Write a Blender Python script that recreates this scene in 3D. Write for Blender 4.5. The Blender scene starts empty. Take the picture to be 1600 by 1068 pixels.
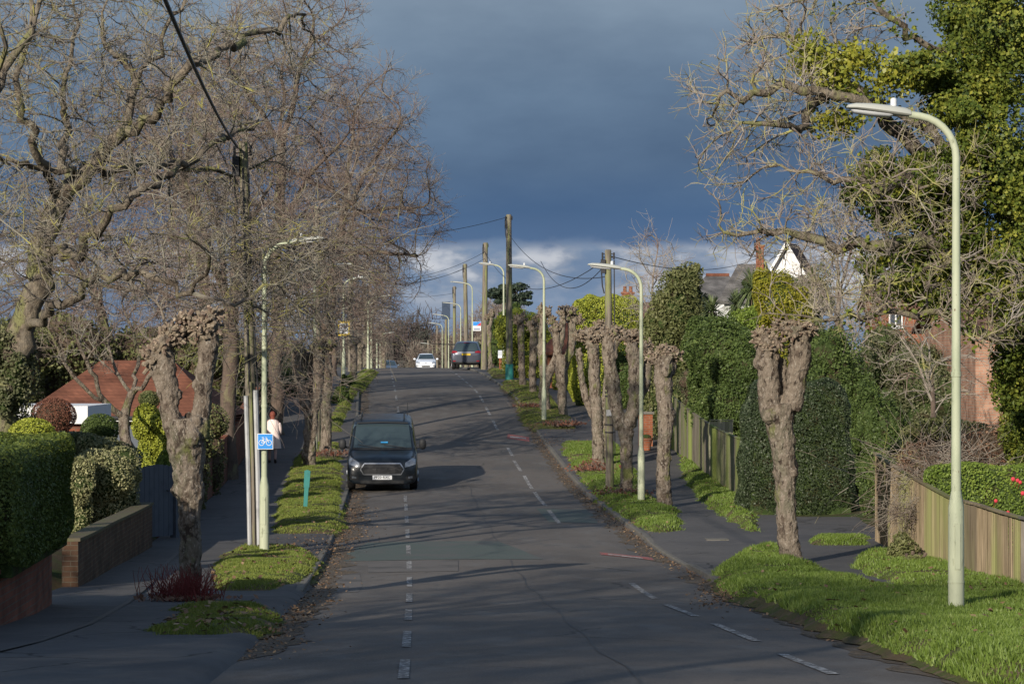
import bpy, bmesh, math, random
import numpy as np
from mathutils import Vector, Matrix, noise as mnoise
R = math.radians
sc = bpy.context.scene
col = sc.collection

# ------------------------------------------------------------------ camera, world, sun, exposure
F = 4000.0; HY = 560.0            # focal length and horizon row in photograph pixels
cam = bpy.data.objects.new('camera', bpy.data.cameras.new('camera'))
col.objects.link(cam)
cam.location = (0, 0, 0); cam.rotation_euler = (R(90), 0, 0)
cam.data.sensor_width = 36; cam.data.lens = 36 * F / 1600
cam.data.shift_y = (HY - 534) / 1600
cam.data.clip_start = 0.5; cam.data.clip_end = 6000
sc.camera = cam

SUN_AZ = math.atan2(-0.42, -0.907); SUN_EL = R(19)
w = bpy.data.worlds.new("World"); sc.world = w; w.use_nodes = True
nt = w.node_tree; nt.nodes.clear()
def N(nt, t, **k):
    n = nt.nodes.new(t)
    for a, b in k.items():
        if a.startswith('i_'): n.inputs[a[2:].replace('_', ' ')].default_value = b
        else: setattr(n, a, b)
    return n
def ramp(nt, stops, interp='LINEAR'):
    n = nt.nodes.new('ShaderNodeValToRGB'); cr = n.color_ramp; cr.interpolation = interp
    while len(cr.elements) < len(stops): cr.elements.new(0.5)
    for e, (p, c) in zip(cr.elements, stops):
        e.position = p; e.color = (c[0], c[1], c[2], 1)
    return n
L = nt.links.new
def build_sky():
    out = N(nt, 'ShaderNodeOutputWorld'); bg = N(nt, 'ShaderNodeBackground')
    sky = N(nt, 'ShaderNodeTexSky', sky_type='NISHITA', sun_disc=False)
    sky.sun_elevation = SUN_EL; sky.sun_rotation = SUN_AZ; sky.air_density = 1.0; sky.dust_density = 1.0
    sm = N(nt, 'ShaderNodeVectorMath', operation='SCALE'); sm.inputs['Scale'].default_value = 0.13
    L(sky.outputs[0], sm.inputs[0])
    tc = N(nt, 'ShaderNodeTexCoord'); sep = N(nt, 'ShaderNodeSeparateXYZ'); L(tc.outputs['Generated'], sep.inputs[0])
    # banked storm cloud: bands by elevation, ragged with noise
    mp = N(nt, 'ShaderNodeMapping'); mp.inputs['Scale'].default_value = (1, 1, 2.6); L(tc.outputs['Generated'], mp.inputs[0])
    no = N(nt, 'ShaderNodeTexNoise', i_Scale=11.0, i_Detail=7.0, i_Roughness=0.52); L(mp.outputs[0], no.inputs['Vector'])
    mp2 = N(nt, 'ShaderNodeMapping'); mp2.inputs['Scale'].default_value = (1, 1, 2.2); mp2.inputs['Location'].default_value = (3, 1, 7); L(tc.outputs['Generated'], mp2.inputs[0])
    no2 = N(nt, 'ShaderNodeTexNoise', i_Scale=24.0, i_Detail=8.0, i_Roughness=0.55); L(mp2.outputs[0], no2.inputs['Vector'])
    def math_(op, a, b=None, clamp=False):
        m = N(nt, 'ShaderNodeMath', operation=op); m.use_clamp = clamp
        for i, q in enumerate((a, b)):
            if q is None: continue
            if isinstance(q, (int, float)): m.inputs[i].default_value = q
            else: L(q, m.inputs[i])
        return m.outputs[0]
    # elevation 0..0.18 -> 0..1, warped
    wz = math_('ADD', sep.outputs['Z'], math_('MULTIPLY', math_('SUBTRACT', no.outputs['Fac'], 0.5), 0.035))
    t = math_('DIVIDE', wz, 0.18, True)
    dark = ramp(nt, [(0.0, (.16, .22, .31)), (0.20, (.080, .135, .240)), (0.30, (.058, .110, .205)), (0.42, (.068, .114, .190)),
                     (0.58, (.098, .150, .225)), (0.76, (.150, .205, .275)), (1.0, (.19, .24, .30))])
    L(t, dark.inputs[0])
    # bright low cumulus behind the bank
    edge = math_('ADD', sep.outputs['Z'], math_('MULTIPLY', math_('SUBTRACT', no2.outputs['Fac'], 0.5), 0.022))
    low = N(nt, 'ShaderNodeMapRange', interpolation_type='SMOOTHSTEP'); low.inputs['From Min'].default_value = 0.0475; low.inputs['From Max'].default_value = 0.0415
    low.inputs['To Min'].default_value = 0; low.inputs['To Max'].default_value = 1; L(edge, low.inputs['Value'])
    puff = N(nt, 'ShaderNodeMapRange', interpolation_type='SMOOTHSTEP'); puff.inputs['From Min'].default_value = 0.40; puff.inputs['From Max'].default_value = 0.60; L(no2.outputs['Fac'], puff.inputs['Value'])
    base = N(nt, 'ShaderNodeMapRange'); base.inputs['From Min'].default_value = 0.012; base.inputs['From Max'].default_value = 0.030; L(sep.outputs['Z'], base.inputs['Value'])
    cum = ramp(nt, [(0.0, (.13, .19, .29)), (0.5, (.22, .26, .33)), (1.0, (.42, .44, .48))])
    L(math_('MULTIPLY', puff.outputs[0], base.outputs[0]), cum.inputs[0])
    mx = N(nt, 'ShaderNodeMix', data_type='RGBA'); L(low.outputs[0], mx.inputs['Factor']); L(dark.outputs[0], mx.inputs['A']); L(cum.outputs[0], mx.inputs['B'])
    # streaky texture in the dark bank
    st = ramp(nt, [(0.3, (.84, .85, .87)), (0.7, (1.15, 1.14, 1.12))]); L(no.outputs['Fac'], st.inputs[0])
    mul = N(nt, 'ShaderNodeMix', data_type='RGBA', blend_type='MULTIPLY'); mul.inputs['Factor'].default_value = 1
    L(mx.outputs['Result'], mul.inputs['A']); L(st.outputs[0], mul.inputs['B'])
    # the bank gives way to open sky higher up and behind the camera
    hi = N(nt, 'ShaderNodeMapRange', interpolation_type='SMOOTHSTEP'); hi.inputs['From Min'].default_value = 0.16; hi.inputs['From Max'].default_value = 0.55; L(sep.outputs['Z'], hi.inputs['Value'])
    fin = N(nt, 'ShaderNodeMix', data_type='RGBA'); L(hi.outputs[0], fin.inputs['Factor']); L(mul.outputs['Result'], fin.inputs['A']); L(sm.outputs[0], fin.inputs['B'])
    L(fin.outputs['Result'], bg.inputs['Color']); bg.inputs['Strength'].default_value = 1.0
    L(bg.outputs[0], out.inputs[0])
build_sky()
sun = bpy.data.objects.new('sun', bpy.data.lights.new('sun', 'SUN')); col.objects.link(sun)
sun.data.energy = 4.3; sun.data.angle = R(0.55); sun.data.color = (1.0, .90, .76)
sdir = Vector((math.sin(SUN_AZ) * math.cos(SUN_EL), math.cos(SUN_AZ) * math.cos(SUN_EL), math.sin(SUN_EL)))
sun.rotation_euler = (-sdir).to_track_quat('-Z', 'Y').to_euler(); sun.location = (-20, -30, 25)
sc.view_settings.view_transform = 'Standard'; sc.view_settings.look = 'None'
sc.view_settings.exposure = 0.40; sc.view_settings.gamma = 1.0
sc.render.engine = 'CYCLES'; sc.cycles.max_bounces = 5; sc.cycles.diffuse_bounces = 3; sc.cycles.transparent_max_bounces = 6
sc.cycles.use_denoising = True
sc.render.use_persistent_data = False

# ------------------------------------------------------------------ lay of the land
def pchip(xs, ys):
    xs = np.array(xs, float); ys = np.array(ys, float); h = np.diff(xs); d = np.diff(ys) / h
    m = np.zeros(len(xs)); m[0] = d[0]; m[-1] = d[-1]
    for i in range(1, len(xs) - 1):
        if d[i - 1] * d[i] > 0:
            w1 = 2 * h[i] + h[i - 1]; w2 = h[i] + 2 * h[i - 1]; m[i] = (w1 + w2) / (w1 / d[i - 1] + w2 / d[i])
    def f(x):
        x = np.clip(np.asarray(x, float), xs[0], xs[-1]); i = np.clip(np.searchsorted(xs, x) - 1, 0, len(xs) - 2)
        t = (x - xs[i]) / h[i]
        return (2*t**3 - 3*t**2 + 1)*ys[i] + (t**3 - 2*t**2 + t)*h[i]*m[i] + (-2*t**3 + 3*t**2)*ys[i+1] + (t**3 - t**2)*h[i]*m[i+1]
    return f
prof = pchip([-80, -20, 0, 18.8, 23.2, 28.3, 39.2, 50, 64, 83.5, 95, 106, 122, 140, 165, 200, 235, 300, 400, 600, 900, 2500],
             [2.0, -0.8, -1.62, -2.36, -2.63, -2.88, -3.38, -3.58, -3.57, -2.92, -2.12, -1.42, -1.03, -.735, -.60, -.75, -1.15, -2.6, -5.0, -7.5, -8, -8])
XL = pchip([-80, 0, 18.8, 23.2, 39.2, 64, 83.5, 106, 140, 235, 400, 1000], [2.8, -.1, -.80, -.96, -1.57, -2.66, -3.56, -4.82, -6.6, -11.2, -19.2, -48])
def XR(D): return XL(D) + 3.4
def UL(D): return XL(D) - 1.5                      # left road edge
def UR(D): return XR(D) + np.interp(D, [15, 22, 40, 60], [.9, .95, 1.25, 1.35])
def ss(a, b, x): t = np.clip((x - a) / (b - a), 0, 1); return t*t*(3 - 2*t)
def offs(X, D):                                    # height of the open ground over the road profile
    ul = X - XL(D); ur = X - XR(D)
    o = .36 * ss(-4.9, -6.2, ul) + .25 * ss(-8, -20, ul) + .30 * ss(5.6, 8.5, ur) + .8 * ss(8, 25, ur)
    return o
def gz(X, D): return float(prof(D) + offs(X, D)) + .05
def G(x, y, h=.04):                                       # photograph pixel on the ground -> (X, D)
    D = 12.0; last = None
    while D < 400:
        X = (x - 800) / F * D
        if (HY - y) / F * D <= float(prof(D)) + h: break
        D += 0.25
    return (x - 800) / F * D, D
def P(x, y, D): return Vector(((x - 800) / F * D, D, (HY - y) / F * D))

# ------------------------------------------------------------------ mesh helpers
def tag(o, label=None, cat=None, group=None, kind=None):
    if label: o['label'] = label
    if cat: o['category'] = cat
    if group: o['group'] = group
    if kind: o['kind'] = kind
    return o
def thing(name, loc, label, cat, group=None, rz=0):
    o = bpy.data.objects.new(name, None); col.objects.link(o); o.location = loc; o.rotation_euler = (0, 0, rz)
    o.empty_display_size = .2
    return tag(o, label, cat, group)
def mesh(name, V, Fs, mats, parent=None, world=False, smooth=False, loc=None):
    """V (n,3); Fs list of int arrays (k,3)/(k,4)"""
    V = np.asarray(V, np.float32).reshape(-1, 3)
    me = bpy.data.meshes.new(name)
    Fs = [np.asarray(f, np.int32) for f in Fs if len(f)]
    tot = np.concatenate([np.full(len(f), f.shape[1]) for f in Fs]); li = np.concatenate([f.ravel() for f in Fs])
    st = np.concatenate([[0], np.cumsum(tot)[:-1]])
    if world and parent is not None: V = V - np.array(parent.location, np.float32)
    if loc is not None: V = V - np.array(loc, np.float32)
    me.vertices.add(len(V)); me.vertices.foreach_set('co', V.ravel())
    me.loops.add(len(li)); me.loops.foreach_set('vertex_index', li)
    me.polygons.add(len(tot)); me.polygons.foreach_set('loop_start', st.astype(np.int32)); me.polygons.foreach_set('loop_total', tot.astype(np.int32))
    me.polygons.foreach_set('use_smooth', np.full(len(tot), smooth))
    me.update(calc_edges=True)
    for m in (mats if isinstance(mats, (list, tuple)) else [mats]): me.materials.append(m)
    o = bpy.data.objects.new(name, me); col.objects.link(o)
    if parent is not None: o.parent = parent
    if loc is not None: o.location = loc
    return o
class MB:
    def __init__(s): s.v = []; s.f3 = []; s.f4 = []; s.ng = []; s.n = 0
    def add(s, V, fs):
        for f in fs:
            g = [i + s.n for i in f]
            (s.f3 if len(g) == 3 else s.f4 if len(g) == 4 else s.ng).append(g)
        s.v.extend([tuple(p) for p in V]); s.n += len(V); return s
    def box(s, x0, x1, y0, y1, z0, z1, M=None):
        V = [Vector((x, y, z)) for z in (z0, z1) for y in (y0, y1) for x in (x0, x1)]
        if M is not None: V = [M @ p for p in V]
        return s.add(V, [(0,2,3,1),(4,5,7,6),(0,1,5,4),(2,6,7,3),(0,4,6,2),(1,3,7,5)])
    def tube(s, pts, rad, n=8, cap=True):
        pts = [Vector(p) for p in pts]; m = len(pts)
        if not hasattr(rad, '__len__'): rad = [rad] * m
        V = []; up = None
        for i in range(m):
            t = (pts[min(i+1, m-1)] - pts[max(i-1, 0)]).normalized()
            if up is None:
                a = Vector((0,0,1)) if abs(t.z) < .8 else Vector((1,0,0)); up = t.cross(a).normalized()
            else: up = (up - t * up.dot(t)).normalized()
            b = t.cross(up)
            for k in range(n):
                a = 2*math.pi*k/n; V.append(pts[i] + rad[i]*(math.cos(a)*up + math.sin(a)*b))
        fs = [(i*n+k, i*n+(k+1) % n, (i+1)*n+(k+1) % n, (i+1)*n+k) for i in range(m-1) for k in range(n)]
        if cap: fs += [tuple(range(n))[::-1], tuple((m-1)*n+k for k in range(n))]
        return s.add(V, fs)
    def sphere(s, c, r, nu=12, nv=8, fn=None):
        c = Vector(c); r = Vector(r) if hasattr(r, '__len__') else Vector((r, r, r))
        V = []
        for j in range(nv+1):
            for i in range(nu):
                th = math.pi*j/nv; ph = 2*math.pi*i/nu
                d = Vector((math.sin(th)*math.cos(ph), math.sin(th)*math.sin(ph), math.cos(th)))
                k = fn(d) if fn else 1
                V.append(c + Vector((d.x*r.x, d.y*r.y, d.z*r.z))*k)
        fs = [(j*nu+i, (j+1)*nu+i, (j+1)*nu+(i+1) % nu, j*nu+(i+1) % nu) for j in range(nv) for i in range(nu)]
        return s.add(V, fs)
    def prism(s, poly, y0, y1, M=None):              # polygon in x,z extruded along y
        n = len(poly); V = [Vector((p[0], y, p[1])) for y in (y0, y1) for p in poly]
        if M is not None: V = [M @ p for p in V]
        return s.add(V, [tuple(range(n)), tuple(range(2*n-1, n-1, -1))] + [(i, i+n, (i+1) % n+n, (i+1) % n) for i in range(n)])
    def build(s, name, mat, parent=None, world=False, smooth=False, loc=None):
        me = bpy.data.meshes.new(name)
        off = Vector((0,0,0))
        if world and parent is not None: off = Vector(parent.location)
        if loc is not None: off = Vector(loc)
        me.from_pydata([(p[0]-off.x, p[1]-off.y, p[2]-off.z) for p in s.v], [], s.f3 + s.f4 + s.ng); me.update()
        for m in (mat if isinstance(mat, (list, tuple)) else [mat]): me.materials.append(m)
        if smooth:
            me.polygons.foreach_set('use_smooth', [True]*len(me.polygons))
            try: me.set_sharp_from_angle(angle=R(40))
            except Exception: pass
        o = bpy.data.objects.new(name, me); col.objects.link(o)
        if parent is not None: o.parent = parent
        if loc is not None: o.location = loc
        return o
def copy_tree(o, parent=None):
    c = o.copy(); col.objects.link(c); c.parent = parent
    for ch in list(o.children): copy_tree(ch, c)
    return c
def noise3(P_, s, seed=0):
    return np.array([mnoise.noise(Vector((p[0]*s+seed, p[1]*s, p[2]*s))) for p in P_])

# ------------------------------------------------------------------ materials
def mat(name, colr=(.5,.5,.5), rough=.7, spec=.3, metal=0, **k):
    m = bpy.data.materials.new(name); m.use_nodes = True
    b = m.node_tree.nodes['Principled BSDF']
    b.inputs['Base Color'].default_value = (*colr, 1); b.inputs['Roughness'].default_value = rough
    b.inputs['Specular IOR Level'].default_value = spec; b.inputs['Metallic'].default_value = metal
    for a, v in k.items(): b.inputs[a.replace('_', ' ')].default_value = v
    return m
def nmix(m, layers, coord='Object', bump=None, world=False, stretch=(1,1,1), rough=None):
    """layers: list of (scale, lo, hi, colour) laid over the base with noise masks"""
    t = m.node_tree; lk = t.links.new; b = t.nodes['Principled BSDF']
    if world:
        src = N(t, 'ShaderNodeNewGeometry').outputs['Position']
    else:
        src = N(t, 'ShaderNodeTexCoord').outputs[coord]
    mp = N(t, 'ShaderNodeMapping'); mp.inputs['Scale'].default_value = stretch; lk(src, mp.inputs[0]); src = mp.outputs[0]
    cur = None
    base = tuple(b.inputs['Base Color'].default_value)
    for q, (s, lo, hi, c) in enumerate(layers):
        n = N(t, 'ShaderNodeTexNoise', i_Scale=s, i_Detail=5.0, i_Roughness=.6)
        mo = N(t, 'ShaderNodeVectorMath', operation='ADD'); mo.inputs[1].default_value = (q*7.3, q*3.1, q*1.7); lk(src, mo.inputs[0]); lk(mo.outputs[0], n.inputs['Vector'])
        r = N(t, 'ShaderNodeMapRange'); r.inputs['From Min'].default_value = lo; r.inputs['From Max'].default_value = hi; lk(n.outputs['Fac'], r.inputs['Value'])
        mx = N(t, 'ShaderNodeMix', data_type='RGBA'); lk(r.outputs[0], mx.inputs['Factor'])
        if cur is None: mx.inputs['A'].default_value = base
        else: lk(cur, mx.inputs['A'])
        mx.inputs['B'].default_value = (*c, 1); cur = mx.outputs['Result']
    if cur is not None: lk(cur, b.inputs['Base Color'])
    if bump:
        n = N(t, 'ShaderNodeTexNoise', i_Scale=bump[0], i_Detail=6.0, i_Roughness=.65); lk(src, n.inputs['Vector'])
        bp = N(t, 'ShaderNodeBump', i_Distance=bump[1], i_Strength=bump[2] if len(bump) > 2 else .7); lk(n.outputs['Fac'], bp.inputs['Height']); lk(bp.outputs[0], b.inputs['Normal'])
    return m
def leafmat(name, c1, c2, c3=None, rough=.45, trans=.25, scale=1.3, spec=.35):
    m = mat(name, c1, rough, spec); t = m.node_tree; lk = t.links.new; b = t.nodes['Principled BSDF']
    g = N(t, 'ShaderNodeNewGeometry'); n = N(t, 'ShaderNodeTexNoise', i_Scale=scale, i_Detail=3.0); lk(g.outputs['Position'], n.inputs['Vector'])
    a = N(t, 'ShaderNodeMath', operation='MULTIPLY_ADD'); a.inputs[1].default_value = .55; lk(g.outputs['Random Per Island'], a.inputs[0])
    s = N(t, 'ShaderNodeMath', operation='SUBTRACT'); s.inputs[1].default_value = .28; lk(n.outputs['Fac'], s.inputs[0]); lk(s.outputs[0], a.inputs[2])
    r = ramp(t, [(0.0, c1), (0.55, c2), (1.0, c3 or c2)]); lk(a.outputs[0], r.inputs[0]); lk(r.outputs[0], b.inputs['Base Color'])
    tr = N(t, 'ShaderNodeBsdfTranslucent'); lk(r.outputs[0], tr.inputs['Color'])
    mx = N(t, 'ShaderNodeMixShader'); mx.inputs[0].default_value = trans
    lk(b.outputs[0], mx.inputs[1]); lk(tr.outputs[0], mx.inputs[2]); lk(mx.outputs[0], t.nodes['Material Output'].inputs[0])
    return m
def brickmat(name, c1, c2, mortar, scale=1.0):
    m = mat(name, c1, .9, .2); t = m.node_tree; lk = t.links.new; b = t.nodes['Principled BSDF']
    tc = N(t, 'ShaderNodeTexCoord'); sp = N(t, 'ShaderNodeSeparateXYZ'); lk(tc.outputs['Object'], sp.inputs[0])
    ad = N(t, 'ShaderNodeMath', operation='ADD'); lk(sp.outputs[0], ad.inputs[0]); lk(sp.outputs[1], ad.inputs[1])
    cb = N(t, 'ShaderNodeCombineXYZ'); lk(ad.outputs[0], cb.inputs[0]); lk(sp.outputs[2], cb.inputs[1])
    br = N(t, 'ShaderNodeTexBrick', i_Scale=1.0, i_Mortar_Size=.006, i_Brick_Width=.225*scale, i_Row_Height=.075*scale)
    br.inputs['Color1'].default_value = (*c1, 1); br.inputs['Color2'].default_value = (*c2, 1); br.inputs['Mortar'].default_value = (*mortar, 1)
    lk(cb.outputs[0], br.inputs['Vector'])
    n = N(t, 'ShaderNodeTexNoise', i_Scale=2.5, i_Detail=5.0); lk(tc.outputs['Object'], n.inputs['Vector'])
    r = ramp(t, [(.3, (.55,.55,.52)), (.7, (1.15,1.15,1.1))]); lk(n.outputs['Fac'], r.inputs[0])
    mu = N(t, 'ShaderNodeMix', data_type='RGBA', blend_type='MULTIPLY'); mu.inputs['Factor'].default_value = 1; lk(br.outputs['Color'], mu.inputs['A']); lk(r.outputs[0], mu.inputs['B'])
    lk(mu.outputs['Result'], b.inputs['Base Color'])
    bp = N(t, 'ShaderNodeBump', i_Distance=.01, i_Strength=.6); bp.invert = True; lk(br.outputs['Fac'], bp.inputs['Height']); lk(bp.outputs[0], b.inputs['Normal'])
    return m
M = {}
M['asphalt'] = nmix(mat('asphalt', (.126,.111,.098), .9, .2), [(.35,.4,.62,(.088,.078,.070)), (1.6,.5,.7,(.135,.127,.118)), (.9,.55,.66,(.088,.084,.082)), (6.,.56,.72,(.090,.086,.082)), (60.,.5,.8,(.16,.152,.145))], world=True, bump=(90., .004, .6), stretch=(1,.45,1))
M['path'] = nmix(mat('path_asphalt', (.085,.082,.082), .88, .25), [(.5,.45,.65,(.062,.060,.062)), (2.2,.55,.72,(.112,.105,.098)), (7.,.58,.7,(.06,.055,.05)), (70.,.52,.8,(.11,.105,.1))], world=True, bump=(80., .004, .6))
M['green_asphalt'] = nmix(mat('green_surfacing', (.078,.098,.088), .88, .25), [(1.2,.48,.66,(.095,.098,.093)), (60.,.5,.8,(.11,.12,.11))], world=True, bump=(90.,.004,.6))
M['patch_asphalt'] = nmix(mat('patched_asphalt', (.128,.118,.110), .9, .2), [(.9,.5,.66,(.075,.072,.070)), (50.,.5,.8,(.14,.13,.12))], world=True, bump=(90.,.004,.6))
M['grassbase'] = nmix(mat('turf', (.075,.085,.03), .95, .1), [(1.1,.45,.60,(.10,.075,.045)), (4.,.50,.62,(.13,.10,.065)), (9.,.55,.65,(.06,.09,.02))], world=True, bump=(25.,.03,.8))
M['garden'] = nmix(mat('garden_soil', (.07,.055,.035), .95, .1), [(.6,.42,.6,(.05,.075,.022)), (5.,.55,.7,(.11,.075,.045))], world=True, bump=(12.,.04,.8))
M['kerb'] = nmix(mat('kerb_concrete', (.15,.14,.125), .9, .2), [(3.,.45,.65,(.12,.115,.10)), (9.,.55,.7,(.08,.085,.05))], world=True, bump=(40.,.005))
def paint(name, c, under, lo=.42, hi=.56):
    m = mat(name, c, .8, .25); nmix(m, [(7., lo, hi, under), (24., .43, .56, under)], world=True); return m
M['white_paint'] = paint('worn_white_paint', (.52,.51,.49), (.112,.107,.103), .42, .56)
M['pale_paint'] = paint('faded_white_paint', (.48,.46,.43), (.2,.14,.13), .50, .66)
M['red_paint'] = paint('faded_red_paint', (.42,.10,.08), (.16,.09,.085), .54, .70)
def bark(name, c, dark, lichen=None, lo=.52, hi=.62, s=5., bump=(14., .03, .8)):
    ly = [(s, .45, .65, dark)]
    if lichen: ly.append((3.2, lo, hi, lichen))
    ly.append((30., .62, .75, tuple(min(1, q*1.7) for q in c)))
    return nmix(mat(name, c, .92, .15), ly, world=True, bump=bump, stretch=(1,1,.5))
M['bark_pollard'] = nmix(mat('pollard_bark', (.20,.165,.13), .93, .12), [(1.5,.46,.60,(.15,.14,.10)), (5.,.50,.60,(.11,.085,.066)), (13.,.50,.57,(.24,.20,.16)), (9.,.56,.62,(.065,.05,.04)), (26.,.58,.64,(.31,.275,.23)), (2.2,.58,.66,(.15,.16,.06))], world=True, bump=(22.,.07,1.), stretch=(1,1,.5))
M['bark_lichen'] = nmix(mat('lichened_bark', (.19,.165,.13), .93, .12), [(3.,.42,.60,(.085,.068,.053)), (14.,.50,.64,(.24,.20,.15)), (2.4,.52,.62,(.19,.19,.09)), (9.,.58,.68,(.06,.05,.04))], world=True, bump=(16.,.06,1.), stretch=(1,1,.5))
M['twig_lichen'] = nmix(mat('lichened_twigs', (.155,.135,.115), .95, .1), [(2.2,.54,.62,(.32,.30,.09)), (1.1,.48,.62,(.24,.225,.18))], world=True)
M['bark_brown'] = bark('brown_bark', (.12,.09,.072), (.07,.055,.045), (.17,.16,.09), .55, .68)
M['twig_brown'] = nmix(mat('brown_twigs', (.150,.118,.098), .95, .1), [(1.3,.48,.60,(.25,.23,.19)), (.8,.50,.64,(.17,.118,.104))], world=True)
M['twig_grey'] = nmix(mat('grey_twigs', (.27,.24,.205), .95, .1), [(1.3,.50,.64,(.17,.12,.095)), (1.6,.58,.70,(.30,.29,.10))], world=True)
M['cut_end'] = nmix(mat('cut_stub_wood', (.23,.19,.14), .9, .15), [(14.,.45,.6,(.13,.09,.07)), (9.,.58,.68,(.42,.33,.25))], world=True)
M['lamp'] = nmix(mat('cream_painted_column', (.40,.43,.31), .6, .3), [(2.,.48,.64,(.32,.36,.25)), (14.,.60,.70,(.22,.24,.16)), (30.,.66,.72,(.16,.12,.08))], world=True, stretch=(1,1,.4))
M['lamp_top'] = mat('lantern_grey', (.40,.41,.37), .5, .4)
M['lens'] = mat('lantern_glass', (.62,.64,.66), .2, .6)
M['wood_pole'] = nmix(mat('telegraph_wood', (.20,.175,.14), .9, .15), [(3.,.45,.6,(.12,.105,.085)), (1.5,.52,.64,(.20,.22,.09))], world=True, stretch=(6,6,.5), bump=(30.,.01))
M['dark_metal'] = mat('dark_fitting', (.03,.03,.033), .6, .3)
M['galv'] = nmix(mat('galvanised_guard', (.42,.43,.44), .5, .5, .4), [(3.,.5,.7,(.28,.29,.30))], world=True)
M['teal'] = nmix(mat('teal_paint', (.02,.17,.155), .6, .4), [(6.,.5,.7,(.015,.12,.11))], world=True)
M['soil'] = nmix(mat('leaf_litter_soil', (.085,.058,.04), .95, .1), [(3.,.45,.6,(.06,.05,.035)), (12.,.52,.66,(.16,.105,.065))], world=True, bump=(20.,.03,.8))

def cracks(m, scale, w_, dark):                      # thin wandering seams in a road surface
    t = m.node_tree; lk = t.links.new; b = t.nodes['Principled BSDF']; src = b.inputs['Base Color'].links[0].from_socket
    g = N(t, 'ShaderNodeNewGeometry'); n = N(t, 'ShaderNodeTexNoise', i_Scale=1.4, i_Detail=4.0); lk(g.outputs['Position'], n.inputs['Vector'])
    ad = N(t, 'ShaderNodeMix', data_type='VECTOR'); ad.inputs['Factor'].default_value = .35; lk(g.outputs['Position'], ad.inputs['A']); lk(n.outputs['Color'], ad.inputs['B'])
    v = N(t, 'ShaderNodeTexVoronoi', feature='DISTANCE_TO_EDGE', i_Scale=scale); lk(ad.outputs['Result'], v.inputs['Vector'])
    r = N(t, 'ShaderNodeMapRange'); r.inputs['From Min'].default_value = w_; r.inputs['From Max'].default_value = w_*.3; lk(v.outputs['Distance'], r.inputs['Value'])
    mk = N(t, 'ShaderNodeMapRange'); mk.inputs['From Min'].default_value = .5; mk.inputs['From Max'].default_value = .56
    n2 = N(t, 'ShaderNodeTexNoise', i_Scale=.4, i_Detail=3.0); lk(g.outputs['Position'], n2.inputs['Vector']); lk(n2.outputs['Fac'], mk.inputs['Value'])
    mu = N(t, 'ShaderNodeMath', operation='MULTIPLY'); lk(r.outputs[0], mu.inputs[0]); lk(mk.outputs[0], mu.inputs[1])
    mx = N(t, 'ShaderNodeMix', data_type='RGBA'); lk(mu.outputs[0], mx.inputs['Factor']); lk(src, mx.inputs['A']); mx.inputs['B'].default_value = (*dark, 1); lk(mx.outputs['Result'], b.inputs['Base Color'])
cracks(M['asphalt'], .35, .007, (.062,.057,.053)); cracks(M['path'], .6, .012, (.03,.03,.028))
# ------------------------------------------------------------------ ground, road, paths, verges
def sheet(name, Ds, cols, zf, m, kind='structure', smooth=True):
    """cols(D) -> list of X; zf(X, D) -> z"""
    rows = [cols(D) for D in Ds]; n = len(rows[0]); V = []
    for D, r in zip(Ds, rows):
        for X in r: V.append((X, D, zf(X, D)))
    F_ = [(i*n+j, i*n+j+1, (i+1)*n+j+1, (i+1)*n+j) for i in range(len(Ds)-1) for j in range(n-1)]
    return tag(mesh(name, V, [np.array(F_)], m, smooth=smooth), kind=kind)
Dg = list(np.arange(-80, 8, 4.)) + list(np.arange(8, 110, .75)) + list(np.arange(110, 320, 4.)) + [350, 400, 500, 700, 1000, 1600, 2600]
def gcols(D):
    a = [-900, -300, -120, -60, -35] + [float(XL(D)) - q for q in (24, 18, 13, 10, 8, 7, 6.2, 5.7, 5.2, 4.9)] + [float(XL(D)) - 1.7, float(XL(D)) + 1.7, float(XR(D)) + 1.5]
    b = [float(XR(D)) + q for q in (4, 5.6, 6.3, 7, 8.5, 11, 15, 20, 30)] + [60, 120, 300, 900]
    r = a + b
    return sorted(r)
def gz0(X, D):
    z = float(prof(D) + offs(X, D))
    ul = X - float(XL(D)); ur = X - float(XR(D))
    if ul > -5.0 and ur < 5.3: z -= .10
    else: z += .04 * math.sin(X*1.3) * math.sin(D*.9)
    return z
sheet('ground', Dg, gcols, gz0, M['garden'])
Dr = list(np.arange(-80, 10, 3.)) + list(np.arange(10, 110, .6)) + list(np.arange(110, 400, 3.)) + [450, 520, 600]
def rc(D):
    a, b = float(UL(D)), float(UR(D)); return [a + (b-a)*q for q in (0, .12, .3, .5, .7, .88, 1)]
def rz_(X, D):
    a, b = float(UL(D)), float(UR(D)); t = (X-a)/(b-a); return float(prof(D)) - .05*(2*t-1)**2
sheet('road', Dr, rc, rz_, M['asphalt'])
sheet('left_path', [d for d in Dr if d > -20 and d < 330], lambda D: [float(XL(D)) - q for q in (4.95, 4.2, 3.3, 2.4, 1.66, 1.52, 1.44)], lambda X, D: float(prof(D)) + (.035 if X < float(XL(D)) - 1.6 else .0 if X < float(XL(D)) - 1.48 else -.06), M['path'])
def rp(D):
    wd = 5.25 + 3.6*ss(42, 45, D)*(1 - ss(56.2, 57.2, D))
    return [float(UR(D)) - .06, float(UR(D)) + .03] + [float(UR(D)) + .13 + (wd - 1.43)*q for q in (0, .25, .5, .75, 1)]
sheet('right_path', [d for d in Dr if d > -20 and d < 330], rp, lambda X, D: float(prof(D)) + (-.06 if X < float(UR(D)) else -.01 if X < float(UR(D)) + .08 else .035) + max(0, X - float(XR(D)) - 5.4)*.03, M['path'])
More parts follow.
